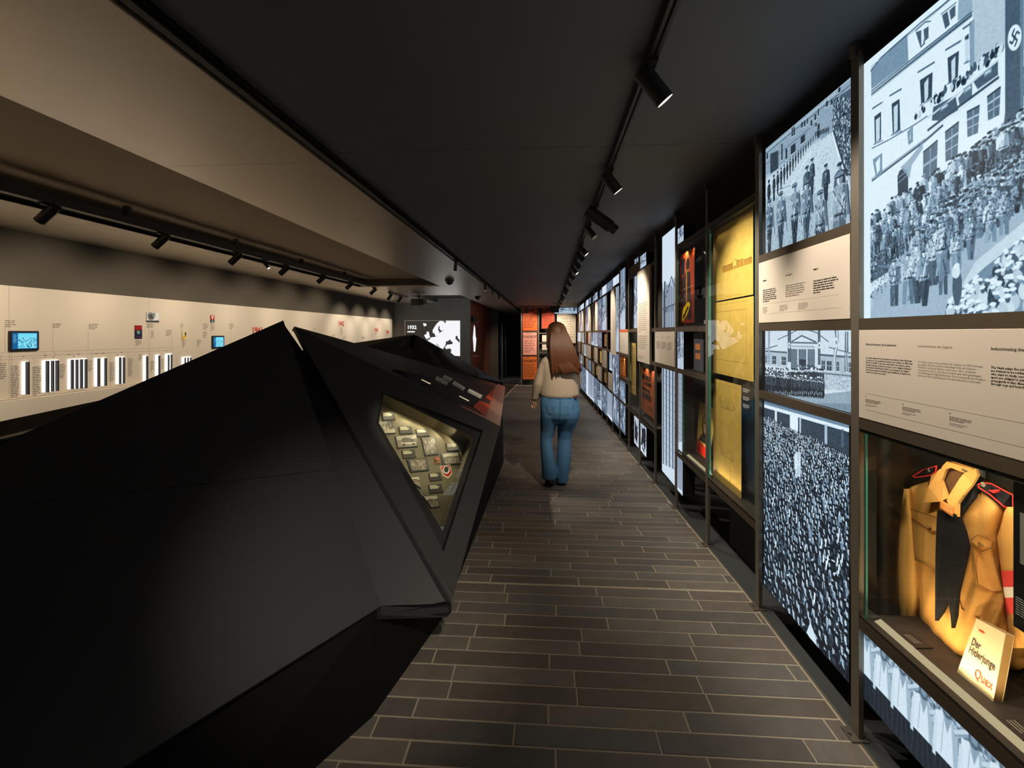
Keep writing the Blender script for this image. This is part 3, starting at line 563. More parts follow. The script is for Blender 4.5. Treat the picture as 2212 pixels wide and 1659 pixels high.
# walls
struct('wall_right', MB().box((XBK, -2.2, -1.2), (XBK + .1, YB, ZC + .3)), M['walldark'])
struct('wall_back', MB().box((-6.2, -2.3, -.2), (2.0, -2.2, ZC + .3)), M['walldark'])
ZT = CZ + .479; ZK = CZ - .678
wl = struct('wall_left', MB().box((XL - .2, -2.2, -1.2), (XL - .02, YEND + .1, ZC + .3)), mat('dark_brown_wall', srgb(116, 102, 84), .8, spec=.2, var=.15, scale=30))
MB().box((XL - .02, -2.2, ZT), (XL, YEND, ZC)).build('upper_band', mat('dark_umber_band', srgb(92, 84, 72), .75, spec=.2, var=.06, scale=10), wl)
y = -2.2; PW = 1.62
YLE = onx(847, 700, XL).y
while y < YLE - .01:
    e = min(y + PW, YLE); MB().box((XL - .02, y + .0015, ZK), (XL, e - .0015, ZT)).build('wall_panel', M['wallbeige'], wl); y = e
# cream sill under the panels: it tapers away along the wall, a dark shadow gap below it
a0 = onx(0, 903, XL + .10); a1 = onx(305, 837, XL + .05); k = (a1.z - a0.z) / (a1.y - a0.y); ys = -2.0; ye = 7.2
zs, ze = a0.z + k * (ys - a0.y), min(ZK - .004, a0.z + k * (ye - a0.y))
MB().add([(XL, ys, ZK - .004), (XL + .10, ys, zs), (XL + .10, ye, ze), (XL, ye, ZK - .004), (XL, ys, zs - .01), (XL, ye, ze - .01)], [(0, 1, 2, 3), (1, 4, 5, 2), (0, 4, 1), (3, 2, 5)]).build('sill', M['wallbeige'], wl)
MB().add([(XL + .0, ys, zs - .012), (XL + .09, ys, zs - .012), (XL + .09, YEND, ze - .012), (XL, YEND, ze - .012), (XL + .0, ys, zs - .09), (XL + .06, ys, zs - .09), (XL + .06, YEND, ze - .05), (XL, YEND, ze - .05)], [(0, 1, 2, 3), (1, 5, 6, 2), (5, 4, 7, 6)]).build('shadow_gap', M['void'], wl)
XW = -2.72
MB  # end of the left room: dark concrete wall with the projected map, then the corridor behind it
we = struct('wall_end', MB().box((XL - .2, YEND, -1.4), (XW, YEND + .12, ZC + .3)), M['concrete'])
ws = struct('wall_side', MB().box((XW - .12, YEND + .12, -1.4), (XW, 21.5, ZC + .3)), M['redwall'])
struct('wall_corridor', MB().box((XW, 21.5, -1.4), (-2.35, 21.62, ZC + .3)), M['concrete'])
struct('wall_corridor.001', MB().box((-2.47, 21.62, -1.4), (-2.35, 26.4, ZC + .3)), M['navywall'])
wf = struct('wall_far', MB().box((-2.5, 26.4, -1.4), (2.0, 26.5, ZC + .3)), M['navywall'])
struct('wall_end.001', MB().box((-1.22, 20.9, -1.4), (1.7, 21.0, ZC + .3)), mat('taupe_back_wall', srgb(70, 64, 58), .7))
dr = tag(link('door_1', None), kind='structure'); dr.location = (-2.35, 24.2, fz(24.2)); zt_ = CZ + .52
for a, b in ((23.3, 23.42), (25.2, 25.34)): MB().box((-2.349, a, fz(24)), (-2.31, b, zt_)).build('door_jamb', M['trimlight'], dr)
MB().box((-2.349, 23.3, zt_), (-2.31, 25.34, zt_ + .04)).build('door_head', M['trimlight'], dr)
MB().box((-2.349, 23.42, fz(24)), (-2.335, 25.2, zt_)).build('door_leaf', M['navywall'], dr)
# ------------------------------------------------------------------ steel exhibition frame along the right of the aisle
PIT = .777; Y1 = yat(1855, XP); NP = 22
def py(k): return Y1 + PIT * (k - 1)                         # near edge of post k
PX0, PX1, PD = XP, XP + .018, .042
fr = thing('display_scaffold', 'long brushed steel post and rail frame along the right side of the aisle', 'display structure', (XP, py(1), 0))
pm = None
for k in range(0, NP):
    y = py(k); zb = fz(y); mb = MB().box((PX0, y, zb + .004), (PX1, y + PD, ZC - .03)); mb.box((PX0 - .03, y - .012, zb), (PX1 + .012, y + PD + .012, zb + .006))
    mb.box((PX0 - .012, y + .008, ZC - .05), (PX1 + .03, y + PD - .008, ZC - .0005)); mb.tube((PX0 - .02, y + .02, zb + .006), (PX0 - .02, y + .02, zb + .014), .006, 6); mb.tube((PX0 + .004, y - .001, ZC - .045), (PX0 + .004, y - .006, ZC - .045), .005, 8)
    mb.build('post', M['steel'], fr)
L = dict(T=CZ + .955, L0=CZ + .745, L1=CZ + .389, L2=CZ + .031, L3=CZ - .324, L4=CZ - .705, L5=CZ - 1.046)
RAILS = {0: 'L2 L3 L5', 1: 'L1 L2 L3', 2: 'L0 L5', 3: 'L0 L2 L3 L5', 4: 'L2 L3', 5: 'L0 L2 L3 L5', 6: 'L0 L2 L5', 7: 'L2 L3 L4 L5', 8: 'L3 L5', 9: 'L2 L3', 10: 'L0 L2 L3 L4', 11: 'L0 L2 L3 L4', 12: 'L2 L3 L4', 13: 'L2 L3 L4 L5', 14: 'L2 L3 L5'}
for k in range(0, NP - 1):
    for q in RAILS.get(k, 'L2 L3 L4 L5').split():
        ya, yb = py(k) + PD, py(k + 1); hh = .02 if q != 'L0' else .014
        MB().box((PX0 + .0005, ya, L[q] - hh), (PX1, yb, L[q] + hh)).build('rail', M['rail'], fr)
def bay(k): return py(k + 1), py(k) + PD                      # far (left) and near (right) limits of bay k... bay k lies between post k and post k + 1
def wplace(X, y_left, z0): return lambda x, y: (X, y_left - x, z0 + y)
def lightbox(name, label, y0, y1, z0, z1, img, X=1.144, depth=.10, lip=.0, group=None, es=None):
    # y0 far edge, y1 near edge: a black housing with a glowing print on its aisle side
    t = thing(name, label, 'lightbox', (X, (y0 + y1) / 2, z0), group)
    MB().box((X + .002, y1, z0), (X + depth, y0, z1)).build('housing', M['blackbox'], t)
    m = imgmat(name + '_print', img, es or E_PHOTO)
    textured_quad('photo', [(X, y0 - lip, z0 + lip), (X, y1 + lip, z0 + lip), (X, y1 + lip, z1 - lip), (X, y0 - lip, z1 - lip)], m, t); return t
def pxbox(ul, ur, vt, vb, X, at='r'):
    u = ur if at == 'r' else ul; a, b = onx(u, vt, X), onx(u, vb, X); return yat(ul, X), yat(ur, X), b.z, a.z
XF = 1.144
# bay 0 and bay 1: the large backlit photographs
y0, y1, z0, z1 = pxbox(1865, 2000, 139.8, 689, 1.139, 'l'); y1 = py(0) + PD + .01; z0 = L['L2'] + .021
P = WallPic(y0, y1, z0, z1, 1150, xp=1.139); paint_townhall(P)
lightbox('photo_lightbox', 'largest backlit black and white photograph of a crowd before a town hall', y0, y1, z0, z1, P.image('print_townhall'), 1.139)
y0, y1, z0, z1 = pxbox(1654, 1837.5, 167, 480, XF); z0 = L['L1'] + .021
P = WallPic(y0, y1, z0, z1, 1000, xp=XF); paint_parade(P)
lightbox('photo_lightbox', 'backlit photograph of marching soldiers above the cream text panel', y0, y1, z0, z1, P.image('print_parade'))
y0, y1, z0, z1 = pxbox(1653, 1838.5, 713, 897, XF); z0 = L['L3'] + .021; z1 = L['L2'] - .021
P = WallPic(y0, y1, z0, z1, 1000, xp=XF); paint_hall(P)
lightbox('photo_lightbox', 'backlit photograph of a flagged hall with a dark group lined up before it', y0, y1, z0, z1, P.image('print_hall'))
y0, y1, z0, z1 = pxbox(1650, 1834, 918, 1476, XF); z1 = L['L3'] - .021
P = WallPic(y0, y1, z0, z1, 900, xp=XF); paint_crowd(P)
lightbox('photo_lightbox', 'tall backlit photograph of a dense crowd standing just above the floor', y0, y1, z0, z1, P.image('print_crowd'))
y0, y1, z0, z1 = pxbox(1862, 2000, 1363, 1504, 1.14, 'l'); y1 = py(0) + PD + .01; z1 = L['L5'] - .021
P = WallPic(y0, y1, z0, z1, 900, xp=1.14); paint_arms(P)
lightbox('photo_lightbox', 'low backlit photograph of raised arms under the uniform showcase', y0, y1, z0, z1, P.image('print_arms'), 1.14)
# cream text panels
def text_panel(label, y0, y1, z0, z1, X=1.1165, name='text_panel', group=None, thick=.012):
    t = thing(name, label, 'panel', (X, (y0 + y1) / 2, z0), group); bevel(MB().box((X, y1, z0), (X + thick, y0, z1)).build('board', M['board'], t), .0012, 1); return t
y0, y1 = bay(0); yl = y0 - .004
t = text_panel('wide cream text panel about indoctrinating the young, above the uniform showcase', yl, y1 + .003, L['L3'] + .021, L['L2'] - .021)
XT = 1.1161
def put(u, dz): return wplace(XT, yat(u, XT), CZ + dz)
for u, ti, bd, mm, bo in ((1870.3, 'Endoctrinement de la jeunesse', 'Les nazis adaptent les programmes scolaires à leur idéologie.\nLes garçons sont préparés à devenir des soldats, les filles des\nmères de famille. Ceux qui veulent faire des études, entrer\nen apprentissage, pratiquer un sport, sont obligés d’adhérer\naux Jeunesses hitlériennes (HJ). La propagande du régime\nest aussi propagée de manière plus insidieuse, à travers les\njouets et les jeux de société.', M['ink'], .0003),
                      (1982.9, 'Indoktrination der Jugend', 'Die Nazis passen den Lehrplan der Schulen der NS-Ideologie\nan. Jungen werden auf ihre zukünftige Rolle als Soldaten,\nMädchen auf die als Mütter vorbereitet. Wer studieren,\neine Lehre machen oder Sport treiben will, wird gezwungen,\nder Hitlerjugend (HJ) beizutreten. Die Propaganda des Regimes\nwird auch über Spielzeug und Gesellschaftsspiele verbreitet.', M['inkpale'], 0),
                      (2140.3, 'Indoctrinating the young', 'The Nazis adapt the school\nare trained to be soldiers,\nwho want to study, serve\nsport are obliged to join\npropaganda is also disseminated\nthrough toys and board games.', M['ink'], .0004)):
    lettering(ti, .0112, put(u, -.0435), mm, t, 'title', bold=.00015 if mm is M['ink'] else 0); lettering(bd, .0083, put(u, -.0895), mm, t, 'text_block', spacing=1.0, bold=bo * .5, res=1)
mb = MB(); rg = random.Random(2)
pl = put(1870.3, 0)
for zz in (-.213, -.27): mb.poly([pl(0, zz), pl(.72, zz), pl(.72, zz + .0006), pl(0, zz + .0006)])
for u in (1869.5, 1949, 2050.5):
    pp = put(u, -.226); mb.poly([pp(0, 0), pp(.004, 0), pp(.004, .004), pp(0, .004)]); word_bars(mb, pp, 0, -.006, .075, 3, .0045, rg, .55); word_bars(mb, pp, 0, -.024, .06, 2, .0045, rg, .35)
mb.build('caption', M['inkpale'], t)
y0, y1 = bay(1)
t = text_panel('cream text panel with three columns between the marching soldiers and the hall', y0 - .004, y1 + .003, L['L2'] + .021, L['L1'] - .021)
rg = random.Random(8)
for u, vv, n, w, b in ((1648, 596, 7, .155, M['ink']), (1697, 584, 6, .165, M['inkpale']), (1757, 571, 6, .165, M['ink'])):
    mb = MB(); pp = put(u, 0); z = onx(u, vv + 10, XT).z - CZ; word_bars(mb, pp, 0, z, .09, 1, .013, rg, .5); mb.build('title', b, t); mb = MB(); word_bars(mb, pp, 0, z - .05, w, n, .0098, rg, .5); mb.build('text_block', b, t)
mb = MB(); pl = put(1648, 0); za, zb = onx(1670, 655, XT).z - CZ, onx(1670, 677, XT).z - CZ
for zz in (za, zb): mb.poly([pl(0, zz), pl(.62, zz), pl(.62, zz + .0006), pl(0, zz + .0006)])
for u in (1648, 1684, 1724): word_bars(mb, put(u, 0), 0, za - .015, .08 if u > 1650 else .05, 6, .0052, rg, .4)
mb.build('caption', M['inkpale'], t)
# bay 0 showcase: uniform shirt and book
def showcase(label, y0, y1, z0, z1, depth, led=True, back=None, side=True, group=None, base=True, X=1.121):
    t = thing('showcase', label, 'showcase', (X, (y0 + y1) / 2, z0), group)
    MB().box((X + depth - .012, y1, z0), (X + depth, y0, z1)).build('back_panel', back or M['walldark'], t)
    if base: MB().box((X, y1, z0), (X + depth - .012, y0, z0 + .012)).build('base_panel', mat('dark_umber_base', srgb(58, 50, 44), .6), t)
    MB().box((X + .004, y1, z1 - .012), (X + depth, y0, z1)).build('top_panel', M['blackbox'], t)
    MB().poly([(X, y0, z0), (X, y1, z0), (X, y1, z1), (X, y0, z1)]).build('front_glass', M['glass'], t)
    if side:
        MB().poly([(X, y0 - .03, z0 + .012), (X + depth - .02, y0 - .03, z0 + .012), (X + depth - .02, y0 - .03, z1 - .012), (X, y0 - .03, z1 - .012)]).build('side_glass', M['glass'], t)
        MB().box((X + .001, y0 - .033, z0 + .012), (X + .007, y0 - .027, z1 - .012)).build('glass_edge', M['glassedge'], t)
    if led: MB().prism([(X + .024, y1 + .004, z0 + .013), (X + .046, y1 + .004, z0 + .022), (X + .046, y0 - .04, z0 + .022), (X + .024, y0 - .04, z0 + .013)], (.004, 0, -.004)).build('light_bar', M['led'], t)
    return t
y0, y1 = bay(0); ZS = L['L5'] + .02
sc = showcase('glass showcase holding the brown uniform shirt and the book', y0, y1, ZS, L['L3'] - .021, .42, back=mat('charcoal_back', srgb(98, 90, 80), .75))
for zz, hz in ((.16, .2), (-.14, .2)): MB().box((1.121 + .30, y0 - .13, ZS + .32 + zz), (1.121 + .31, y0 - .03, ZS + .32 + zz + hz)).build('back_board', mat('grey_back_board', srgb(122, 120, 112), .7), sc)
striplight('showcase_lamp', (1.16, y0 - .06, ZS + .03), (1.16, y1 + .02, ZS + .03), (.24, 0, .42), 9, 9, (1, .76, .45))
striplight('showcase_lamp', (1.17, y0 - .06, L['L3'] - .045), (1.17, y1 + .02, L['L3'] - .045), (.22, 0, -.35), 9, 7, (1, .84, .62))
# ------------------------------------------------------------------ uniform shirt in the showcase
XS = 1.375
VR = [1034, 1046, 1056, 1075, 1100, 1150, 1200, 1250, 1300, 1340, 1380, 1410, 1436, 1446]
UL = [2012, 1985, 1954, 1951, 1954, 1966, 1970, 1974, 1980, 1981, 1996, 2028, 2064, 2080]
UR = [2108, 2118, 2150, 2172, 2186, 2162, 2156, 2164, 2178, 2182, 2182, 2178, 2170, 2150]
def shirtx(u, v, off=0.0):
    a, b = np.interp(v, VR, UL), np.interp(v, VR, UR); tau = max(-1, min(1, (2 * u - a - b) / (b - a)))
    bul = .10 * math.sqrt(1 - tau * tau * .96) * np.interp(v, [1034, 1060, 1110, 1400, 1446], [.35, .62, 1, 1, .75])
    bul += .006 * math.sin(u * .11 + v * .021) * math.sin(v * .03) + .004 * math.sin((u - 2060) * .2 + (v - 1200) * .06) * (v > 1180)
    return XS - bul - off
def onS(u, v, off=0.0): return onx(u, v, shirtx(u, v, off))
cloth = mat('tan_twill', srgb(202, 148, 78), .85, spec=.15, var=.10, scale=90, bump=.08)
clothdk = mat('black_silk', srgb(15, 14, 17), .75, spec=.25, var=.3, scale=40, bump=.1); redfelt = mat('red_felt', srgb(206, 38, 30), .8); whitefelt = mat('white_felt', srgb(216, 206, 190), .8)
seam = mat('tan_seam', srgb(120, 74, 28), .9)
sh = thing('uniform_shirt', 'tan uniform shirt with black neckerchief displayed in the glass showcase', 'shirt', (XS, onx(2065, 1440, XS).y, onx(2065, 1446, XS).z))
def fillgrid(rows, N, back, name, m, parent):
    mb = MB(); R = []
    for v, a, b in rows:
        fr_ = [onS(lerp(a, b, i / N), v) for i in range(N + 1)]; bk = [Vector((back, p.y, p.z)) for p in fr_[::-1][2:-2:3]]
        R.append(fr_ + bk)
    mb.loft(R); return fixnormals(mb.build(name, m, parent, True))
rows = [(v, float(np.interp(v, VR, UL)), float(np.interp(v, VR, UR))) for v in np.linspace(1034, 1446, 46)]
fillgrid(rows, 30, XS + .03, 'shirt_body', cloth, sh)
def sleeve(name, pts, thick, x0):
    # pts: (v, left u, right u) of a hanging sleeve
    R = []
    for v, a, b in pts:
        ring = []
        for i in range(20):
            t = 2 * math.pi * i / 20; u = (a + b) / 2 + (b - a) / 2 * math.cos(t); X = x0 - thick * math.sin(t) * (1 + .1 * math.sin(v * .05 + t * 2)); ring.append(onx(u, v, X))
        R.append(ring)
    return fixnormals(MB().loft(R).build(name, cloth, sh, True))
sl1 = sleeve('sleeve', [(1056, 1952, 1968), (1080, 1948, 1972), (1120, 1944, 1978), (1160, 1940, 1983), (1200, 1937, 1987), (1240, 1936, 1989), (1280, 1936, 1989), (1310, 1940, 1986), (1330, 1943, 1984), (1334, 1945, 1984), (1337, 1943, 1985), (1352, 1946, 1984), (1362, 1956, 1980)], .055, 1.36)
sl2 = sleeve('sleeve', [(1095, 2172, 2196), (1120, 2164, 2208), (1160, 2152, 2216), (1210, 2158, 2224), (1260, 2166, 2232), (1310, 2172, 2238), (1360, 2176, 2240), (1400, 2180, 2236)], .06, 1.34)
for va, vb, m in ((1233, 1268, redfelt), (1268, 1291, whitefelt), (1291, 1326, redfelt)):
    R = []
    for v in (va, vb):
        a, b = np.interp(v, [1210, 1260, 1310, 1360], [2157, 2165, 2171, 2175]), np.interp(v, [1210, 1260, 1310, 1360], [2225, 2233, 2239, 2241])
        R.append([onx((a + b) / 2 + (b - a) / 2 * math.cos(t), v, 1.34 - .066 * math.sin(t)) for t in [2 * math.pi * i / 24 for i in range(24)]])
    MB().loft(R, False).build('armband_stripe', m, sh, True)
Q = Z3(1840, 960, 4.366)
def patch(name, pts, m, off=.008, thick=.004, f=Q, parent=None, dens=0):
    pts = f(pts) if f else pts
    if dens:
        q = []
        for a, b in zip(pts, pts[1:] + pts[:1]): q += [(lerp(a[0], b[0], i / dens), lerp(a[1], b[1], i / dens)) for i in range(dens)]
        pts = q
    P3 = [onS(u, v, off) for u, v in pts]; return fixnormals(MB().prism(P3, (-thick, 0, 0)).build(name, m, parent or sh))
patch('collar_back', [(905, 215), (955, 163), (1060, 180), (1195, 228), (1205, 290), (1090, 262), (1000, 222), (930, 240)], cloth, .01, .02)
patch('neck_lining', [(900, 230), (1010, 218), (1095, 265), (1010, 400), (930, 478), (885, 400)], mat('dark_lining', srgb(92, 58, 24), .9), .004, .006)
patch('collar_flap', [(940, 185), (845, 240), (775, 290), (745, 400), (700, 550), (860, 540), (930, 505), (890, 420), (872, 340), (900, 262)], cloth, .026, .008)
patch('collar_flap', [(1190, 228), (1085, 270), (1040, 320), (930, 500), (918, 530), (950, 590), (1022, 682), (1024, 560), (1070, 480), (1160, 380), (1212, 292)], cloth, .030, .008)
patch('neckerchief', [(1212, 300), (1255, 320), (1230, 350), (1190, 410), (1180, 500), (1100, 600), (1028, 690), (1026, 570), (1075, 485), (1165, 385)], clothdk, .018, .008)
patch('neckerchief', [(800, 270), (760, 300), (735, 380), (745, 400), (778, 300)], clothdk, .018, .006)
patch('tie_tail', [(2033, 1102), (2050, 1106), (2076, 1112), (2090, 1150), (2097, 1180), (2092, 1210), (2084, 1240), (2075, 1280), (2071, 1330), (2064, 1357), (2062, 1330), (2056, 1294), (2042, 1322), (2028, 1341), (2030, 1290), (2029, 1200), (2031, 1140)], clothdk, .024, .012, None)
k_ = onS(2048, 1098, .05)
mb = MB()
for i in range(3): c = onS(2047, 1093 + i * 5, .042); mb.tube(c + Vector((0, .020, .002)), c + Vector((0, -.020, -.004)), .0075, 10)
mb.build('leather_knot', mat('tan_leather', srgb(196, 120, 50), .5), sh, True)
for pts, bt, num in (([(575, 300), (680, 238), (800, 205), (792, 258), (745, 292), (600, 312)], (752, 243), [(660, 262), (712, 240), (712, 262), (668, 280)]), ([(1195, 378), (1230, 362), (1320, 372), (1522, 480), (1522, 606), (1440, 590), (1300, 470), (1200, 408)], (1252, 384), [(1290, 430), (1400, 425), (1390, 455), (1340, 460)])):
    s_ = patch('shoulder_strap', pts, clothdk, .030, .008); P3 = [onS(u, v, .040) for u, v in Q(pts)]; mb = MB()
    for a, b in zip(P3, P3[1:] + P3[:1]): mb.tube(a, b, .0022, 6)
    mb.build('red_piping', redfelt, s_); patch('stitched_number', num, redfelt, .041, .002, parent=s_)
    c = onS(*Q([bt])[0], .04); MB().tube(c, c + Vector((-.006, 0, .001)), .0085, 14).build('button', mat('dull_silver', srgb(170, 164, 140), .4, .8), s_)
for fl, bd in (([(555, 612), (700, 655), (835, 706), (828, 822), (745, 818), (700, 780), (556, 690)], [(565, 695), (700, 780), (815, 830), (805, 1190), (690, 1130), (600, 1090)]), ([(1118, 905), (1190, 850), (1334, 922), (1322, 975), (1222, 1008), (1180, 962)], [(1130, 930), (1180, 965), (1222, 1010), (1320, 975), (1420, 1380), (1330, 1390), (1190, 1320)])):
    b_ = patch('pocket', bd, cloth, .004, .004); patch('pocket_flap', fl, cloth, .009, .004)
    mb = MB()
    for loop in (fl, bd):
        P3 = [onS(u, v, .0145) for u, v in Q(loop)]
        for a, b in zip(P3, P3[1:] + P3[:1]): mb.tube(a, b, .0011, 5)
    mb.build('pocket_stitching', seam, sh)
for q in ((735, 770), (1225, 945)): c = onS(*Q([q])[0], .015); MB().tube(c, c + Vector((-.006, 0, 0)), .007, 12).build('button', mat('horn_button', srgb(150, 110, 60), .4), sh)
for pts in ([(485, 410), (530, 520), (560, 640), (600, 1090), (640, 1640)], [(1440, 640), (1380, 860), (1400, 1150), (1470, 1500)], [(1000, 1400), (1040, 1550), (1200, 1640)]):
    mb = MB(); P3 = [onS(u, v, .002) for u, v in Q(pts)]
    for a, b in zip(P3, P3[1:]): mb.tube(a, b, .0018, 5)
    mb.build('seam', seam, sh)
MB().tube(onS(*Q([(1040, 232)])[0], .03), onS(*Q([(1098, 268)])[0], .03), .003, 8).build('hanger_hook', M['trimlight'], sh)
# book leaning against the shirt
cTL, cTR, cBR, cBL = onx(2109.5, 1336, 1.262), onx(2172, 1369, 1.262), onx(2141, 1540, 1.215), onx(2061, 1469, 1.215)
ux = (cBR - cBL); upv = (cTL - cBL); nrm = ux.cross(upv).normalized()
if nrm.x > 0: nrm = -nrm
bk = thing('book', 'cream paperback with a red title leaning on the shirt inside the showcase', 'book', tuple(cBL))
paper = mat('aged_paper', srgb(214, 194, 150), .7, var=.06, scale=8)
MB().prism([cBL, cBR, cTR, cTL], -nrm * .0015).build('front_cover', paper, bk)
MB().prism([lerp(cBL, cTL, .005) - nrm * .0016, lerp(cBR, cTR, .005) - ux * .005 - nrm * .0016, lerp(cTR, cBR, .01) - ux * .005 - nrm * .0016, cTL - nrm * .0016], -nrm * .022).build('pages', mat('page_edges', srgb(176, 138, 84), .8), bk)
MB().prism([cBL - nrm * .0238, cBR - nrm * .0238, cTR - nrm * .0238, cTL - nrm * .0238], -nrm * .0015).build('back_cover', paper, bk)
def onbook(x, y): return lerp(lerp(cBL, cBR, x), lerp(cTL, cTR, x), y) + nrm * .0008
bw, bh = ux.length, upv.length
ser = M['ink']
lettering('Der\nHitlerjunge', .03, lambda x, y: onbook(.10 + x / bw, .62 + y / bh * 1.5), ser, bk, 'title', spacing=.82, fit=bw * .80, bold=.0006)
lettering('Quex', .05, lambda x, y: onbook(.42 + x / bw, .25 + y / bh * 1.45), M['inkred'], bk, 'title', label='red title word', fit=bw * .52, bold=.0006)
mb = MB(); word_bars(mb, lambda x, y: onbook(.2 + x / bw, .88 + y / bh), 0, 0, .055, 1, .008, random.Random(3), .6); mb.build('author_line', M['inkred'], bk)
# small caption cards lying in the showcase
for (a, b, c, d), lab in ((((1933, 1367), (1974, 1401), (2016, 1401), (1968, 1368)), 'dark caption card lying left of the shirt in the showcase'), (((2146, 1550), (2200, 1600), (2260, 1600), (2200, 1552)), 'dark caption card lying right of the book in the showcase')):
    zz = ZS + .0135; q = [onz(*p, zz) for p in (a, b, c, d)]
    t = thing('caption_card', lab, 'card', tuple(q[0])); MB().prism(q, (0, 0, .003)).build('card', mat('umber_card', srgb(50, 42, 38), .6), t)
    e = [v + Vector((0, 0, .0033)) for v in q]; mb = MB(); mb.poly([e[0], e[1], lerp(e[1], e[2], .04), lerp(e[0], e[3], .04)])
    for i in range(3): mb.poly([lerp(lerp(e[0], e[1], .15), lerp(e[3], e[2], .15), .35 + i * .14), lerp(lerp(e[0], e[1], .75), lerp(e[3], e[2], .75), .35 + i * .14), lerp(lerp(e[0], e[1], .75), lerp(e[3], e[2], .75), .4 + i * .14), lerp(lerp(e[0], e[1], .15), lerp(e[3], e[2], .15), .4 + i * .14)])
    mb.build('lettering', mat('pale_print', srgb(170, 160, 140), .7), t)
# black caption board hanging inside the showcase front
yb_ = yat(2189, 1.16); tb = thing('caption_board', 'black caption board fixed inside the showcase front, right of the shirt', 'board', (1.16, yb_, onx(2189, 1350, 1.16).z))
MB().box((1.16, py(0) + PD + .01, onx(2189, 1352, 1.16).z), (1.166, yb_, onx(2189, 1040, 1.16).z)).build('board', M['black'], tb)
mb = MB(); pp = wplace(1.1594, yb_ - .006, onx(2190, 1285, 1.16).z); word_bars(mb, pp, 0, 0, .14, 8, .0058, random.Random(5), .4); mb.build('lettering', M['inkwhite'], tb)
MB().box((1.1592, yat(2240, 1.16), onx(2200, 1215, 1.16).z), (1.1598, yat(2204, 1.16), onx(2200, 1105, 1.16).z)).build('print', mat('pale_print', srgb(170, 160, 150), .7), tb)
# ------------------------------------------------------------------ bay 2: tall showcase with three yellowed drawings
XG = 1.121
y0, y1 = bay(2); z0, z1 = L['L5'] + .021, L['L0'] - .015
navy = mat('blue_black_back', srgb(24, 27, 34), .5)
t = showcase('tall glass showcase with three yellowed drawings', y0, y1, z0, z1, .10, led=False, back=navy, side=False)
mb = MB(); mb.box((XG + .001, y0 - .03, z0), (XG + .012, y0, z1)); mb.box((XG + .001, y1, z0), (XG + .012, y1 + .012, z1)); mb.build('glass_edge', M['glassedge'], t)
MB().box((XBK - .35, y1, fz(y1)), (XBK - .34, y0, z0 - .03)).build('base_board', M['blackbox'], t)
striplight('showcase_lamp', (1.135, y0 - .02, z1 - .03), (1.135, y1 + .02, z1 - .03), (.05, 0, -.6), .6, 12, (1, .86, .62), 120); striplight('showcase_lamp', (1.135, y0 - .02, z0 + .03), (1.135, y1 + .02, z0 + .03), (.05, 0, .6), 3.0, 12, (1, .86, .62), 120)
XD = 1.178; yellow = srgb(232, 190, 96)
def drawing(label, ul, ur, pt, pb, kind, cut=0):
    # pt, pb: pixel rows of the top and bottom at the right edge
    ya, yb = yat(ul, XD), yat(ur, XD); za, zb = onx(ur, pb, XD).z, onx(ur, pt, XD).z
    P = Pic((ya - yb) * 700, (zb - za) * 700, (.92, .75, .37)); w, h = P.w, P.h; rg = random.Random(len(label)); ln = (.60, .43, .16)
    P.path([(w * .06, h * .04), (w * .94, h * .04), (w * .94, h * .97), (w * .06, h * .97), (w * .06, h * .04)], 1.6, ln, .6)
    if kind == 0:
        x = .28
        for ww, hh in ((.26, .08), (.05, .035), (.16, .085), (.16, .07)):
            P.poly([(w * x, h * (.64 - hh)), (w * (x + ww), h * (.64 - hh)), (w * (x + ww), h * .64), (w * x, h * .64)], (.66, .46, .16), .75); P.path([(w * x, h * .64), (w * x, h * (.64 - hh)), (w * (x + ww), h * (.64 - hh)), (w * (x + ww), h * .64)], 2, (.36, .24, .08), .8); x += ww + .02
        P.path([(w * .52, h * .56), (w * .6, h * .52), (w * .7, h * .56)], 2, (.4, .28, .1)); P.line(w * .62, h * .2, w * .62, h * .4, 1.5, ln, .5); P.line(w * .3, h * .28, w * .9, h * .28, 1.2, ln, .4)
    elif kind == 1:
        P.path([(w * .1, h * .14), (w * .85, h * .14), (w * .85, h * .8), (w * .1, h * .8), (w * .1, h * .14)], 2, ln, .8)
        for i in range(60): x, y = w * rg.gauss(.5, .12), h * rg.gauss(.55, .07); P.line(x, y, x + rg.uniform(-14, 14), y + rg.uniform(-10, 10), 1.3, (.5, .36, .14), .6)
    else:
        for cy in (.22, .66):
            for i in range(70):
                x, y = w * (.25 + abs(rg.gauss(.25, .14))), h * rg.gauss(cy, .03); P.line(x, y, x + rg.uniform(-16, 16), y + rg.uniform(-34, 34) * (1 if cy < .5 else .5), 1.4, rg.choice(((.42, .34, .16), (.5, .36, .12), (.42, .44, .26))), .65)
            P.path([(w * .25, h * (cy - .07)), (w * .33, h * (cy - .01)), (w * .3, h * (cy + .03)), (w * .75, h * (cy + .02)), (w * .72, h * (cy - .06))], 2, (.4, .3, .12), .8)
        P.path([(w * .6, h * .74), (w * .66, h * .86), (w * .6, h * .9)], 3, (.36, .26, .1), .8)
    P.noise(.012, 1); P.noise(.02, 24, 5)
    o = thing('drawing_sheet', label, 'drawing', (XD, (ya + yb) / 2, za)); MB().box((XD + .0012, yb, za), (XD + .0022, ya, zb)).build('mount', M['blackbox'], o)
    textured_quad('sheet', [(XD, ya, za), (XD, yb, za), (XD, yb, zb), (XD, ya, zb)], imgmat('yellow_sheet', P.image('drawing_' + str(kind)), 0, .7), o)
drawing('upper yellow drawing in the tall showcase with a row of small buildings', 1541, 1627, 444.6, 636, 0)
drawing('middle yellow drawing in the tall showcase with a ruled frame', 1541, 1628, 639.4, 825, 1)
drawing('lower yellow drawing in the tall showcase with two loose sketches', 1541, 1601.5, 833, 1090, 2)
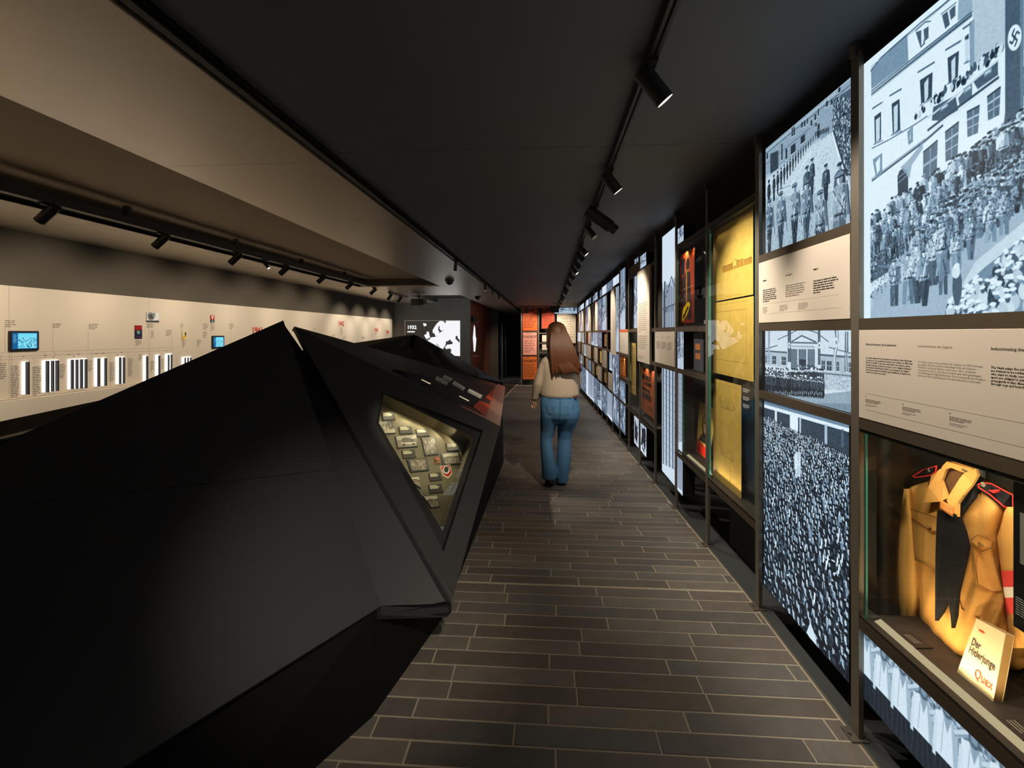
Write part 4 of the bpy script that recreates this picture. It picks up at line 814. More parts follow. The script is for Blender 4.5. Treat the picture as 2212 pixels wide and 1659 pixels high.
xl = yat(1604, XD); tb = thing('caption_label', 'small black caption label right of the lower yellow drawing', 'label', (XD, xl, onx(1604, 884, XD).z))
MB().box((XD, yat(1627, XD), onx(1604, 884, XD).z), (XD + .004, xl, onx(1604, 833, XD).z)).build('board', M['blackbox'], tb)
mb = MB()
for v in (838, 855, 871): word_bars(mb, wplace(XD - .0006, xl - .008, onx(1604, v, XD).z), 0, 0, .1, 3, .008, random.Random(v), .5)
mb.build('lettering', M['inkwhite'], tb)
# bay 3: poster case, cell with two orange slips, showcase with a magazine
y0, y1 = bay(3)
def smallpic(kind, w, h, seed=1, tone=True, res=420):
    P = Pic(max(40, w * res), max(40, h * res)); paint_misc(P, kind, seed)
    if tone: P.tone(dark=(16, 20, 30), mid=(112, 132, 158), light=(222, 236, 248))
    return P.image('print_' + kind)
def lb(label, ul, ur, z0, z1, kind, seed=1, X=XG + .002, depth=.10, group=None, at=None):
    ya, yb = yat(ul, X), yat(ur, X); return lightbox('photo_lightbox', label, ya, yb, z0, z1, smallpic(kind, ya - yb, z1 - z0, seed), X, depth, group=group)
lb('small backlit photograph above the case with the red theatre poster', 1464, 1476.5, L['L0'] + .02, L['T'] - .06, 'street', 4)
t = showcase('black showcase with a red and dark poster', y0, y1, L['L2'] + .021, L['L0'] - .015, .16, led=False, back=mat('charcoal_back', srgb(40, 38, 36), .7))
striplight('showcase_lamp', (1.135, y0 - .02, L['L0'] - .04), (1.135, y1 + .02, L['L0'] - .04), (.05, 0, -.4), 6, 3, (1, .88, .7), 120)
XQ = 1.165; ya, yb = yat(1470, XQ), yat(1500, XQ); zb, za = onx(1500, 534, XQ).z, L['L2'] + .05
P = Pic((ya - yb) * 900, (zb - za) * 900, (.55, .16, .06)); w, h = P.w, P.h
P.poly([(0, 0), (w, 0), (w, h * .62), (0, h * .62)], (.84, .3, .07)); P.poly([(w * .1, h * .08), (w * .35, h * .08), (w * .3, h * .3), (w * .1, h * .3)], (.1, .12, .22)); P.poly([(w * .42, 0), (w * .62, 0), (w * .6, h * .9), (w * .42, h * .9)], (.8, .52, .24))
P.ell(w * .55, h * .18, w * .13, h * .08, (.12, .07, .05)); P.poly([(w * .1, h * .36), (w * .4, h * .28), (w * .42, h * .95), (w * .12, h * .95)], (.22, .14, .14)); P.poly([(w * .5, h * .28), (w * .72, h * .3), (w * .8, h * .95), (w * .5, h * .95)], (.18, .12, .12)); P.line(0, h * .52, w, h * .5, 3, (.9, .8, .6))
P.poly([(w * .05, h * .94), (w * .2, h * .78), (w * .6, h * .7), (w * .72, h * .74), (w * .55, h * .86), (w * .2, h * .98)], (.93, .76, .1)); P.poly([(w * .2, h * .9), (w * .55, h * .76), (w * .6, h * .79), (w * .25, h * .94)], (.12, .1, .05)); P.noise(.03)
o = thing('poster', 'red and orange poster with a dark figure and a yellow badge', 'poster', (XQ, (ya + yb) / 2, za)); MB().box((XQ + .001, yb, za), (XQ + .006, ya, zb)).build('mount', M['blackbox'], o)
textured_quad('sheet', [(XQ, ya, za), (XQ, yb, za), (XQ, yb, zb), (XQ, ya, zb)], imgmat('poster_print', P.image('poster_red'), 0, .5), o)
lb('narrow backlit photograph beside the panel with two orange slips', 1463.5, 1476.5, L['L3'] + .02, L['L2'] - .022, 'street', 9)
yA, yB = yat(1498.5, XQ), yat(1518, XQ); o = thing('slip_panel', 'grey panel with two square orange slips', 'panel', (XQ, yA, L['L3'] + .03))
MB().box((XQ, yB, L['L3'] + .03), (XQ + .008, yA, L['L2'] - .03)).build('board', mat('blue_grey_board', srgb(78, 80, 92), .6), o)
for va, vb in ((743, 757), (764, 777)): MB().box((XQ - .003, yat(1513, XQ), onx(1513, vb, XQ).z), (XQ, yat(1503, XQ), onx(1513, va, XQ).z)).build('orange_slip', mat('orange_paper', srgb(206, 128, 66), .7), o)
MB().box((XG + .02, y1, L['L3'] + .022), (XG + .20, y0, L['L3'] + .028)).build('cell_floor', M['blackbox'], o)
lb('narrow backlit photograph left of the magazine showcase', 1463, 1474, L['L5'] + .022, L['L3'] - .022, 'building', 2, X=1.15)
t = showcase('glass showcase with a magazine leaning in it', y0 - .16, y1, L['L5'] + .021, L['L3'] - .022, .30, back=mat('grey_brown_back', srgb(104, 92, 80), .7))
striplight('showcase_lamp', (1.16, y0 - .2, L['L5'] + .05), (1.16, y1 + .03, L['L5'] + .05), (.2, -.03, .3), 4, 4, (1, .82, .6))
a, b, c, d = onx(1504, 967, 1.27), onx(1529, 967, 1.27), onx(1527, 868, 1.34), onx(1511, 868, 1.34)
c.y, c.z = b.y - .0, d.z; b.z = a.z; zz = L['L5'] + .035; a.z = b.z = zz
P = Pic(170, 230, (.86, .72, .36)); w, h = P.w, P.h; P.poly([(0, h * .74), (w, h * .86), (w, h), (0, h * .98)], (.85, .16, .08)); P.poly([(0, 0), (w, 0), (w, h * .12), (0, h * .1)], (.86, .62, .2)); P.ell(w * .5, h * .4, w * .26, h * .24, (.3, .2, .12)); P.ell(w * .48, h * .38, w * .17, h * .19, (.8, .62, .42)); P.poly([(w * .1, h * .75), (w * .9, h * .75), (w * .7, h * .58), (w * .3, h * .58)], (.2, .18, .14)); P.ell(w * .4, h * .36, 6, 5, (.1, .06, .04)); P.ell(w * .58, h * .36, 6, 5, (.1, .06, .04)); P.noise(.05)
o = thing('magazine', 'illustrated magazine with a portrait and a red band leaning in the showcase', 'magazine', tuple(a))
n = (b - a).cross(d - a).normalized()
MB().prism([a, b, c, d], -n * .006 if n.x < 0 else n * .006).build('pages', paper, o); n = n if n.x < 0 else -n
textured_quad('cover', [a + n * .001, b + n * .001, c + n * .001, d + n * .001], imgmat('magazine_print', P.image('magazine_cover'), 0, .5), o)
lb('low backlit photograph beneath the magazine showcase', 1463, 1474.5, fz(4) + .17, L['L5'] - .022, 'building', 5)
# bay 4: pale sky photograph, small panel, tall photograph
y0, y1 = bay(4)
lb('tall backlit photograph of an iron gate under a pale sky', 1430.5, 1458, L['L2'] + .022, L['T'], 'gate', 1, X=1.143)
t = text_panel('small cream text panel under the photograph of the gate', y0 - .003, y1 + .003, L['L3'] + .021, L['L2'] - .021); mb = MB(); rg = random.Random(6)
for i in range(3): pp = wplace(XT, y0 - .06 - i * .21, L['L2'] - .07); word_bars(mb, pp, 0, 0, .12, 1, .012, rg, .5); word_bars(mb, pp, 0, -.05, .18, 8, .0095, rg, .42)
mb.build('text_block', M['inkpale'], t)
lb('tall backlit photograph of striped columns standing near the floor', 1430, 1457.5, fz(4.3) + .165, L['L3'] - .022, 'building', 7, X=1.143)
# bay 5: the long cream column, orange poster, graphic lightboxes
t = text_panel('tall cream text column standing proud of the frame beyond the gate photograph', yat(1376.7, 1.10), yat(1403, 1.10), L['L3'] - .02, L['L0'] - .003, X=1.10, name='text_column', thick=.025)
mb = MB(); rg = random.Random(1); cw = yat(1376.7, 1.1) - yat(1403, 1.1)
for z, n, w in ((L['L0'] - .13, 1, .3), (L['L0'] - .22, 1, .25), (L['L0'] - .28, 1, .2), (L['L0'] - .40, 15, .5), (L['L0'] - .78, 7, .5), (L['L0'] - 1.02, 2, .35)): word_bars(mb, wplace(1.0996, yat(1378, 1.1), 0), .03, z, w, n, .0235 if n > 2 else .02, rg, .3)
mb.build('text_block', M['inkpale'], t)
lb('tiny backlit photograph above the tall cream text column', 1382, 1396, L['L0'] + .03, L['T'] - .03, 'street', 12)
y0, y1 = bay(5)
def poster_case(label_case, label_poster, ul, ur, y0, y1, z0, z1, za, zb, col, seed, X=1.16, heavy=True, ink=None):
    t = showcase(label_case, y0, y1, z0, z1, .14, led=False, back=mat('dark_case_back', srgb(50, 46, 42), .7))
    striplight('showcase_lamp', (1.133, y0 - .04, z1 - .03), (1.133, y1 + .04, z1 - .03), (.05, 0, -.4), 5, 2, (1, .88, .7), 120)
    ya, yb = yat(ul, X), yat(ur, X); o = thing('poster', label_poster, 'poster', (X, (ya + yb) / 2, za)); MB().box((X, yb, za), (X + .006, ya, zb)).build('sheet', col, o)
    mb = MB(); rg = random.Random(seed); w, h = ya - yb, zb - za; pp = wplace(X - .0008, ya, zb)
    if heavy:
        word_bars(mb, pp, w * .12, -h * .15, w * .75, 1, .075, rg, .75, False); word_bars(mb, pp, w * .35, -h * .29, w * .5, 1, .06, rg, .75, False)
        word_bars(mb, pp, w * .12, -h * .45, w * .75, 2, .055, rg, .7, False); word_bars(mb, pp, w * .15, -h * .62, w * .7, 1, .05, rg, .75, False); word_bars(mb, pp, w * .6, -h * .8, w * .35, 3, .02, rg, .4)
    else: word_bars(mb, pp, w * .1, -h * .06, w * .8, int(h / .034) - 3, .034, rg, .35)
    mb.build('lettering', ink or M['ink'], o); return o
orange = mat('orange_poster_paper', srgb(214, 104, 48), .7)
poster_case('glass case around the orange notice low in the frame', 'orange notice with heavy black lettering low in the frame', 1384, 1413, y0, y1, L['L5'] + .021, L['L3'] - .021, L['L3'] - .62, L['L3'] - .10, orange, 3)
lb('black and white graphic lightbox under the orange notice', 1384, 1396, fz(5.3) + .17, L['L5'] - .022, 'graphic', 3)
lb('black and white graphic lightbox under the yellow manuscript', 1370, 1379.5, fz(5.9) + .17, L['L5'] - .022, 'graphic', 8, X=1.14)
# bay 6: sign, olive picture, manuscript
y0, y1 = bay(6)
lb('tiny backlit sign above the olive picture', 1371, 1379, L['T'] - .10, L['T'] - .01, 'street', 20)
o = thing('picture', 'olive brown picture high in the frame beyond the text column', 'picture', (XG, y0, L['L0'] + .02)); MB().box((XG, y1, L['L0'] + .02), (XG + .02, y0 - .05, L['L0'] + .14)).build('board', mat('olive_print', srgb(112, 98, 70), .7, var=.5, scale=18), o)
lb('narrow backlit photograph beyond the tall cream text column', 1369.5, 1377, L['L2'] + .03, L['L0'] - .02, 'street', 21)
poster_case('glass case around the yellow manuscript', 'yellow manuscript page covered in fine lines', 1360.5, 1373, y0, y1, L['L5'] + .021, L['L2'] - .021, L['L2'] - .86, L['L2'] - .17, mat('manuscript_paper', srgb(226, 184, 96), .7), 4, heavy=False, ink=M['inkpale'])
# bay 7 and 8
y0, y1 = bay(7)
lb('tall backlit photograph of a street above an orange strip', 1339, 1351, L['L2'] + .02, L['T'], 'street', 31)
o = thing('header_strip', 'orange header strip above a cream panel', 'strip', (1.1165, y0, L['L2'] - .02)); MB().box((1.1145, y1, L['L2'] - .02), (1.1185, y0, L['L2'] + .02)).build('board', orange, o)
t = text_panel('cream text panel under the orange header strip', y0 - .003, y1 + .003, L['L3'] + .021, L['L2'] - .021)
poster_case('small case with an orange document', 'orange document in a small case below the orange strip', 1340, 1350, y0, y1, L['L4'] + .021, L['L3'] - .021, L['L4'] + .05, L['L3'] - .04, mat('orange_document', srgb(222, 150, 70), .7), 6, heavy=False)
lb('backlit photograph of figures below the orange document', 1339, 1351, fz(6.8) + .17, L['L4'] - .022, 'figures', 33)
y0, y1 = bay(8)
lb('pale backlit photograph above a narrow cream column', 1323, 1337, L['L0'] + .05, L['T'] - .02, 'white', 41)
t = text_panel('narrow cream text column beside a dark photograph strip', yat(1319, 1.112), yat(1330, 1.112), L['L3'] - .05, L['L0'] + .02, X=1.112, name='text_column', thick=.02)
lb('narrow backlit photograph strip beside the narrow cream column', 1331, 1337, L['L3'] + .02, L['L0'], 'street', 43)
lb('tall backlit photograph of figures with a dark top', 1322.5, 1337, fz(7.4) + .17, L['L3'] - .022, 'figures', 44)
# the far bays, each with its own cells
rg = random.Random(21)
ORD = 'first second third fourth fifth sixth seventh eighth ninth tenth eleventh twelfth'.split(); ROW = ('top', 'second', 'third', 'fourth', 'fifth', 'lowest')
cells = {9: 'P..pTP', 10: 'PPOTcP', 11: 'pPPOTP', 12: 'PTPTcP', 13: 'pTPOTP', 14: 'PTTTPP', 15: 'PPOTTP', 16: 'pTTPcP', 17: 'PTPTTP', 18: 'PPTOPP', 19: 'PTPTTP', 20: 'pTPTcP'}
lev = ['T', 'L0', 'L2', 'L3', 'L4', 'L5']
cols = [mat('notice_' + n, c, .7) for n, c in (('orange', srgb(216, 110, 44)), ('yellow', srgb(226, 186, 104)), ('red', srgb(200, 52, 34)), ('tan', srgb(196, 150, 104)))]
pics = [smallpic(k, .6, .5, s) for k, s in (('street', 51), ('figures', 52), ('street', 53), ('building', 54), ('figures', 55), ('white', 56))]
for k, code in cells.items():
    y0, y1 = bay(k); yc = (y0 + y1) / 2
    tops = [L['T'], L['L0'], L['L2'], L['L3'], L['L4'], L['L5']]; bots = [L['L0'], L['L2'], L['L3'], L['L4'], L['L5'], fz(yc) + .15]
    for c, zt, zb, rw in zip(code, tops, bots, ROW):
        where = ', %s row, %s bay past the dark-topped photograph of figures' % (rw, ORD[k - 9])
        zt -= .022; zb += .022
        if zb > zt: continue
        if c in 'Pp':
            X = XG + .002 if c == 'P' else 1.15; lightbox('photo_lightbox', 'backlit photograph' + where, y0 - (.12 if c == 'p' else .0), y1 + .01, zb, zt, rg.choice(pics), X, .1, group='far backlit photographs')
        elif c == 'T':
            t = text_panel('cream text panel' + where, y0 - .003 - rg.choice((0, .0, .2)), y1 + .003, zb, zt, group='far cream text panels')
        elif c in 'Oc':
            o = thing('notice', 'coloured notice' + where, 'notice', (XG, y0, zb), 'far coloured notices'); MB().box((XG + .03, y1 + .12, zb + .03), (XG + .04, y0 - .10, zt - .03)).build('sheet', rg.choice(cols), o)
            MB().box((XG + .12, y1, zb), (XG + .13, y0, zt)).build('backing', M['blackbox'], o)
# low black boards that close the frame's foot between the photographs
# ------------------------------------------------------------------ poster frame across the end of the aisle
YF = 19.4; PF = lambda u, v: ony(u, v, YF)
fe = thing('display_scaffold', 'steel poster frame standing across the far end of the aisle', 'display structure', (-1.1, YF, fz(YF)))
for u in (1126.5, 1163.5, 1244): x = PF(u, 700).x; MB().box((x - .025, YF, fz(YF)), (x + .025, YF + .05, ZC)).build('post', M['steel'], fe)
xa, xb, xc = [PF(u, 700).x for u in (1126.5, 1163.5, 1244)]
for a, b, v in ((xa, xb, 664.5), (xa, xb, 716), (xa, xb, 768.5), (xa, xb, 821), (xb, xc, 664.5), (xb, xc, 720), (xb, xc, 741), (xb, xc, 761)): z = PF(1150, v).z; MB().box((a, YF + .005, z - .02), (b, YF + .045, z + .02)).build('rail', M['steel'], fe)
fplace = lambda u, v: (lambda x, y: (PF(u, v).x + x, YF - .032, PF(u, v).z + y))
def endposter(label, u0, u1, va, vb, col, title=None, seed=1):
    a, b = PF(u0, vb), PF(u1, va); o = thing('notice_poster', label, 'poster', (a.x, YF, a.z)); m = mat('notice_paper', col, .55, spec=.4, var=.04, scale=2)
    MB().box((a.x, YF - .03, a.z), (b.x, YF - .02, b.z)).build('sheet', m, o); MB().box((a.x - .04, YF - .018, a.z - .03), (b.x + .04, YF - .01, b.z + .03)).build('backing', mat('dark_red_backing', srgb(66, 22, 14), .6), o)
    mb = MB(); rg = random.Random(seed); w, h = b.x - a.x, b.z - a.z; pl = lambda x, y: (a.x + x, YF - .0315, b.z + y)
    if title: lettering(title, .135, lambda x, y: (a.x + w / 2 + x * .66, YF - .0315, b.z - h * .25 + y * 1.25), M['ink'], o, 'title', align='CENTER', bold=.004); word_bars(mb, pl, w * .2, -h * .04, w * .6, 1, .05, rg, .4)
    else: word_bars(mb, pl, w * .06, -h * .05, w * .85, 2, .09, rg, .7)
    word_bars(mb, pl, w * .06, -h * .33, w * .85, 8, h * .075, rg, .28); mb.build('lettering', M['ink'], o); return o
endposter('top orange notice at the far end of the aisle', 1129.5, 1160.5, 666.5, 714, srgb(230, 92, 10), None, 1)
endposter('middle pink notice at the far end of the aisle', 1130, 1159.5, 718.5, 766.5, srgb(236, 156, 138), 'STANDRECHT', 2)
endposter('lowest orange notice at the far end of the aisle', 1129.5, 1160, 770.5, 819, srgb(226, 112, 44), 'STANDRECHT', 3)
endposter('red orange notice partly behind the visitor at the far end', 1171, 1197, 666.5, 709, srgb(228, 66, 12), None, 4)
def endbox(name, label, cat, u0, u1, va, vb, m, dy=0, sub='board'):
    a, b = PF(u0, vb), PF(u1, va); o = thing(name, label, cat, (a.x, YF, a.z)); MB().box((a.x, YF - .03 - dy, a.z), (b.x, YF - .012 - dy, b.z)).build(sub, m, o); return o, a, b
o, a, b = endbox('text_panel', 'cream text panel at the far end behind the visitor', 'panel', 1203, 1243.5, 678, 741, M['board'], .05)
mb = MB(); rg = random.Random(5); word_bars(mb, lambda x, y: (a.x + x, YF - .082, b.z + y), .15, -.2, .6, 9, .11, rg, .16); mb.build('lettering', M['inkpale'], o)
o, a, b = endbox('photo_lightbox', 'pale backlit photograph above the far cream panel', 'lightbox', 1198, 1246, 660, 677.5, M['blackbox'])
Pp = Pic(200, 74); paint_misc(Pp, 'street', 77); Pp.tone(); textured_quad('photo', [(a.x, YF - .031, a.z), (b.x, YF - .031, a.z), (b.x, YF - .031, b.z), (a.x, YF - .031, b.z)], imgmat('far_print', Pp.image('print_far'), 1.1), o)
for (u0, u1, va, vb, m, lab) in ((1171, 1184, 724, 738, M['board'], 'upper pale document in the far frame left of the visitor'), (1171, 1183, 744, 756, M['board'], 'lower pale document in the far frame left of the visitor')): endbox('document', lab, 'document', u0, u1, va, vb, m, sub='sheet')
a, b = ond(1190, 675, 16.8), ond(1207.5, 660.5, 16.8); o = thing('hanging_sign', 'black sign hanging under the end of the lamp track', 'sign', tuple(a)); MB().box((a.x, a.y, a.z), (b.x, a.y + .08, b.z)).build('board', M['blackbox'], o)
MB().tube(((a.x + b.x) / 2, a.y + .04, b.z), ((a.x + b.x) / 2, a.y + .04, ZC), .012).build('rod', M['lampmetal'], o)
# ------------------------------------------------------------------ projected map on the dark end wall, and its neighbour
YM = YEND - .004; Cm = Z3(820, 560, 5.925); PM = lambda u, v: ony(u, v, YM)
mp = thing('projected_map', 'white map of Europe projected on the dark end wall', 'projection', tuple(PM(945, 770)))
def flat(polys, m, parent, name, y):
    mb = MB()
    for p in polys: mb.poly([ony(u, v, y) for u, v in Cm(p)])
    return mb.build(name, m, parent)
europe = [(1030, 783), (852, 783), (848, 800), (838, 826), (826, 800), (800, 790), (770, 790), (735, 820), (700, 870), (678, 910), (682, 948), (700, 945), (715, 985), (735, 985), (758, 962), (765, 925), (747, 905), (755, 860), (770, 852), (765, 892), (790, 915), (822, 905), (792, 926), (765, 945), (740, 985), (702, 995), (660, 1000), (640, 1025), (610, 1040), (690, 1085), (770, 1130), (810, 1150), (830, 1120), (845, 1090), (850, 1052), (880, 1045), (900, 1025), (915, 1046), (940, 1070), (930, 1085), (862, 1095), (838, 1125), (850, 1150), (900, 1140), (920, 1160), (910, 1195), (960, 1235), (1030, 1240)]
flat([europe, [(570, 968), (600, 960), (604, 925), (630, 930), (640, 980), (650, 1000), (602, 1025), (578, 990)], [(556, 816), (598, 825), (600, 850), (566, 860)]], M['screenglow'], mp, 'land', YM - .002)
flat([[(975, 980), (1000, 984), (1000, 1010), (1026, 1035), (1020, 1070), (1005, 1050), (970, 1018)], [(720, 1080), (735, 1084), (770, 1118), (752, 1114)], [(760, 858), (770, 855), (758, 905), (748, 902)]], M['concrete'], mp, 'sea', YM - .004)
white = M['screenglow']; c1, c2 = PM(874, 692), PM(994.5, 770)
mb = MB()
for a, b in (((c1.x, c2.z - .2), (c1.x + .02, c1.z)), ((c1.x, c1.z - .02), (c2.x, c1.z)), ((c2.x - .02, c2.z), (c2.x, c1.z))): mb.box((a[0], YM - .002, a[1]), (b[0], YM, b[1]))
mb.build('border', emis('projection_border', srgb(150, 140, 120), .6), mp)
a = PM(879.5, 710.5); lettering('1932', .17, lambda x, y: (a.x + x, YM - .002, a.z + y), white, mp, 'year', bold=.006)
a, b = PM(880, 717.8), PM(896, 715.4); MB().box((a.x, YM - .003, a.z), (b.x, YM, b.z)).build('underline', white, mp)
XM = XW + .004; PS = lambda u, v: onx(u, v, XM)
sp = thing('projected_map', 'narrow glowing map seen edge on along the rust coloured side wall', 'projection', tuple(PS(1025, 760)))
mb = MB(); mb.poly([PS(u, v) for u, v in Cm([(1210, 835), (1224, 880), (1228, 980), (1238, 1020), (1232, 1100), (1224, 1180), (1205, 1182), (1200, 1080), (1194, 1010), (1204, 900)])]); mb.build('land', M['screenglow'], sp)
mb = MB()
for v0, v1 in ((793, 796), (1236, 1239)): mb.poly([PS(u, v) for u, v in Cm([(1182, v0 + 2), (1265, v0), (1265, v1), (1182, v1 + 2)])])
mb.build('border', emis('projection_edge', srgb(170, 120, 104), .6), sp)
cb = thing('wall_speaker', 'small black speaker box on the corner above the side wall map', 'speaker', tuple(PS(1020, 690))); p = PS(1020, 690); MB().box((p.x, p.y - .15, p.z - .1), (p.x + .16, p.y + .15, p.z + .1)).build('box', M['blackbox'], cb)
tp = thing('wall_text', 'white lettering on the dark corridor wall', 'lettering', tuple(ony(1050, 740, 21.49))); mb = MB(); p = ony(1044, 736, 21.495); word_bars(mb, lambda x, y: (p.x + x, 21.495, p.z + y), 0, 0, .24, 4, .075, random.Random(4), .4); mb.build('print', M['inkwhite'], tp)
bl = thing('blue_glow', 'blue glow added for bluish reflections in the far dark corridor', 'screen', tuple(ond(1075, 680, 25))); a, b = ond(1064, 686, 25), ond(1085, 682, 25); MB().box((a.x, 26.3, a.z), (b.x, 26.36, b.z)).build('panel', emis('blue_glow_light', srgb(40, 120, 200), .9), bl); a, b = ond(1079, 679, 25), ond(1081.5, 660, 25); MB().box((a.x, 26.3, a.z), (b.x, 26.36, b.z)).build('upright', emis('blue_glow_bar', srgb(90, 190, 240), 1.2), bl)  # glowing boxes added to stand in for bluish reflections
# ------------------------------------------------------------------ timeline on the left wall
D = Z3(0, 660, 5.267); E5 = Z3(400, 640, 4.809); XT2 = XL + .0008; wpl = lambda u, v: (lambda p: (lambda x, y: (XT2, p.y + x, p.z + y)))(onx(u, v, XT2))
tl = thing('timeline_print', 'grey and red timeline print on the long cream wall', 'wall print', (XL, 8, ZK))
mb = MB(); rg = random.Random(12)
def dl(u, v): p = onx(u, v, XT2); return p
for vl, vr, ul, ur in ((762.3, 750.8, 0, 372), (771, 757, 0, 372), (777.5, 771, 0, 120)):
    a, b = dl(ul, vl), dl(ur, vr); mb.poly([(XT2, a.y, a.z - .001), (XT2, b.y, b.z - .001), (XT2, b.y, b.z + .001), (XT2, a.y, a.z + .001)])
for u, va, vb in ((10.5, 705, 761), (114, 706, 759), (190.5, 714, 756), (371, 713, 757), (2, 765, 790), (25, 764, 790), (97, 759, 764), (118, 759, 770), (155, 757, 763), (171, 757, 762), (199, 756, 780), (276, 754, 778)): a, b = dl(u, vb), dl(u, va); mb.poly([(XT2, a.y - .001, a.z), (XT2, a.y + .001, a.z), (XT2, a.y + .001, b.z), (XT2, a.y - .001, b.z)])
mb.build('line', M['inkpale'], tl); mb = MB()
for x, y, w, n in ((55, 170, 130, 4), (597, 205, 110, 3), (1008, 208, 120, 4), (1668, 198, 90, 4), (1715, 288, 40, 6), (1888, 280, 66, 5), (2052, 208, 36, 4), (2070, 400, 36, 6), (1540, 396, 78, 4), (255, 575, 55, 1), (497, 566, 55, 1), (598, 588, 45, 1), (776, 556, 48, 1), (828, 577, 44, 1), (882, 552, 44, 1), (1078, 543, 40, 1), (1160, 541, 38, 1), (1325, 556, 36, 1), (1370, 532, 36, 1), (1580, 556, 36, 5), (0, 660, 75, 9), (120, 690, 100, 18), (370, 700, 100, 17), (676, 670, 70, 9), (1000, 630, 56, 7), (1245, 650, 62, 13), (1456, 604, 54, 13), (1710, 632, 46, 8), (1835, 608, 28, 8), (1885, 514, 30, 1)):
    u, v = D([(x, y)])[0]; p = dl(u, v); w_ = abs(dl(u + w / 5.267, v).y - p.y); word_bars(mb, wpl(u, v), 0, 0, w_, n, .0185, rg, .42)
for x, y, w, n in ((185, 285, 55, 4), (262, 285, 45, 5), (460, 284, 50, 4), (185, 370, 48, 4), (122, 455, 46, 4), (1335, 335, 30, 2), (1610, 325, 24, 8), (1520, 400, 40, 4), (1640, 420, 30, 3), (1830, 420, 40, 3), (1972, 375, 20, 4), (2090, 395, 20, 2)):
    u, v = E5([(x, y)])[0]; p = dl(u, v); w_ = abs(dl(u + w / 4.809, v).y - p.y); word_bars(mb, wpl(u, v), 0, 0, w_, n, .026, rg, .38)
mb.build('lettering', M['inkpale'], tl)
for u, v, s, tx in ((543.6, 720.5, .17, '1941'), (730.5, 703.8, .17, '1942'), (808.5, 717, .17, '1943'), (833, 721, .17, '1944')):
    p = dl(u, v); lettering(tx, s, lambda x, y: (XT2, p.y + x * (1 if u < 600 else 1.0), p.z + y), M['inkred'], tl, 'year', bold=.006)
# glowing niches with dark upright fins
def niche(label, x0, x1, yt, yb, fins, group=None):
    # white ground from x0 to the last fin; fins: (left, right, top, bottom) measured on the wall
    (ua, va), (ub, vb) = D([(x0, yt), (fins[-1][1], yb)]); pa = onx(ua, va, XL + .022); pb = onx(ub, vb, XL + .022)
    za = onx(ua, vb + (0), XL + .022).z; t = thing('light_niche', label, 'lightbox', (XL, pa.y, za), group)
    o = bevel(MB().box((XL + .002, pa.y, za), (XL + .02, pb.y + .01, pa.z)).build('light_panel', M['slot'], t), .004, 1)
    for (a, b, c, d) in fins:
        q = [onx(u, v, XL + .02) for u, v in D([(a, c), (a, d)])]; e = onx(*D([(b, c)])[0], XL + .02); tip = .022 + (D([(b, c)])[0][0] - D([(a, c)])[0][0]) * .0052
        MB().box((XL + .02, q[0].y, q[1].z), (XL + tip, q[0].y + .012, q[0].z)).build('fin', M['black'], t)
niche('glowing wall niche with one dark fin, nearest the cyan screen', 262, 325, 640, 1014, [(288, 322, 640, 1012)])
niche('glowing wall niche with three dark fins', 492, 662, 625, 990, [(517, 548, 630, 988), (577, 605, 628, 978), (627, 660, 625, 972)])
niche('glowing wall niche with four dark fins', 784, 988, 612, 955, [(803, 830, 617, 952), (857, 882, 615, 947), (907, 935, 612, 943), (960, 985, 610, 940)])
niche('glowing wall niche with a single fin right of the four fins', 1084, 1132, 600, 922, [(1105, 1130, 602, 920)])
niche('narrow glowing wall niche with a single fin before the paired fins', 1166, 1212, 595, 915, [(1185, 1210, 597, 913)])
niche('glowing wall niche with two dark fins below the red and navy card', 1330, 1420, 587, 895, [(1352, 1375, 590, 893), (1395, 1417, 588, 888)])
niche('glowing wall niche with one fin next to the black table edge', 1640, 1686, 573, 866, [(1660, 1683, 575, 860)])
niche('glowing wall niche with one fin half hidden by the black table', 1780, 1822, 562, 840, [(1800, 1820, 567, 838)])
niche('glowing wall niche with two fins half hidden by the black table', 1890, 1960, 552, 825, [(1908, 1925, 562, 825), (1940, 1957, 556, 820)])
niche('glowing wall niche with three fins, farthest one showing above the table', 2080, 2176, 588, 800, [(2098, 2112, 595, 800), (2130, 2145, 592, 800), (2160, 2174, 590, 800)])
def screen(label, ul, ur, vt, vb, seed):
    a, b = onx(ul, vb, XL), onx(ur, vt, XL); c = onx(ul, vt, XL); d_ = (b.y - a.y); t = thing('touch_screen', label, 'screen', tuple(a)); zt = c.z
    bevel(MB().box((XL - .005, a.y, a.z), (XL + .02, b.y, zt)).build('housing', M['black'], t), .008, 2)
    P = Pic(190, 120, (.06, .36, .58)); rg = random.Random(seed); P.poly([(42, 4), (184, 4), (184, 116), (42, 116)], (.45, .86, .96))
    for i in range(260): x, y = rg.uniform(44, 184), rg.uniform(40, 116); P.ell(x, y, rg.uniform(1, 4), rg.uniform(2, 6), rg.choice(((.1, .5, .66), (.82, .97, 1), (.04, .3, .45), (.6, .93, 1))), .8)
    for i in range(9): P.line(8, 14 + i * 7, rg.uniform(22, 38), 14 + i * 7, 2, (.5, .8, .92))
    m = .02; textured_quad('display', [(XL + .0215, a.y + m, a.z + m), (XL + .0215, b.y - m, a.z + m), (XL + .0215, b.y - m, zt - m), (XL + .0215, a.y + m, zt - m)], imgmat('screen_image', P.image('screen_picture'), 1.0), t)
screen('larger cyan touch screen at the near end of the cream wall', 17, 81.5, 714.6, 758.7, 1)
screen('smaller cyan touch screen beside the black table edge', 456.6, 482.6, 725.3, 752.8, 2)
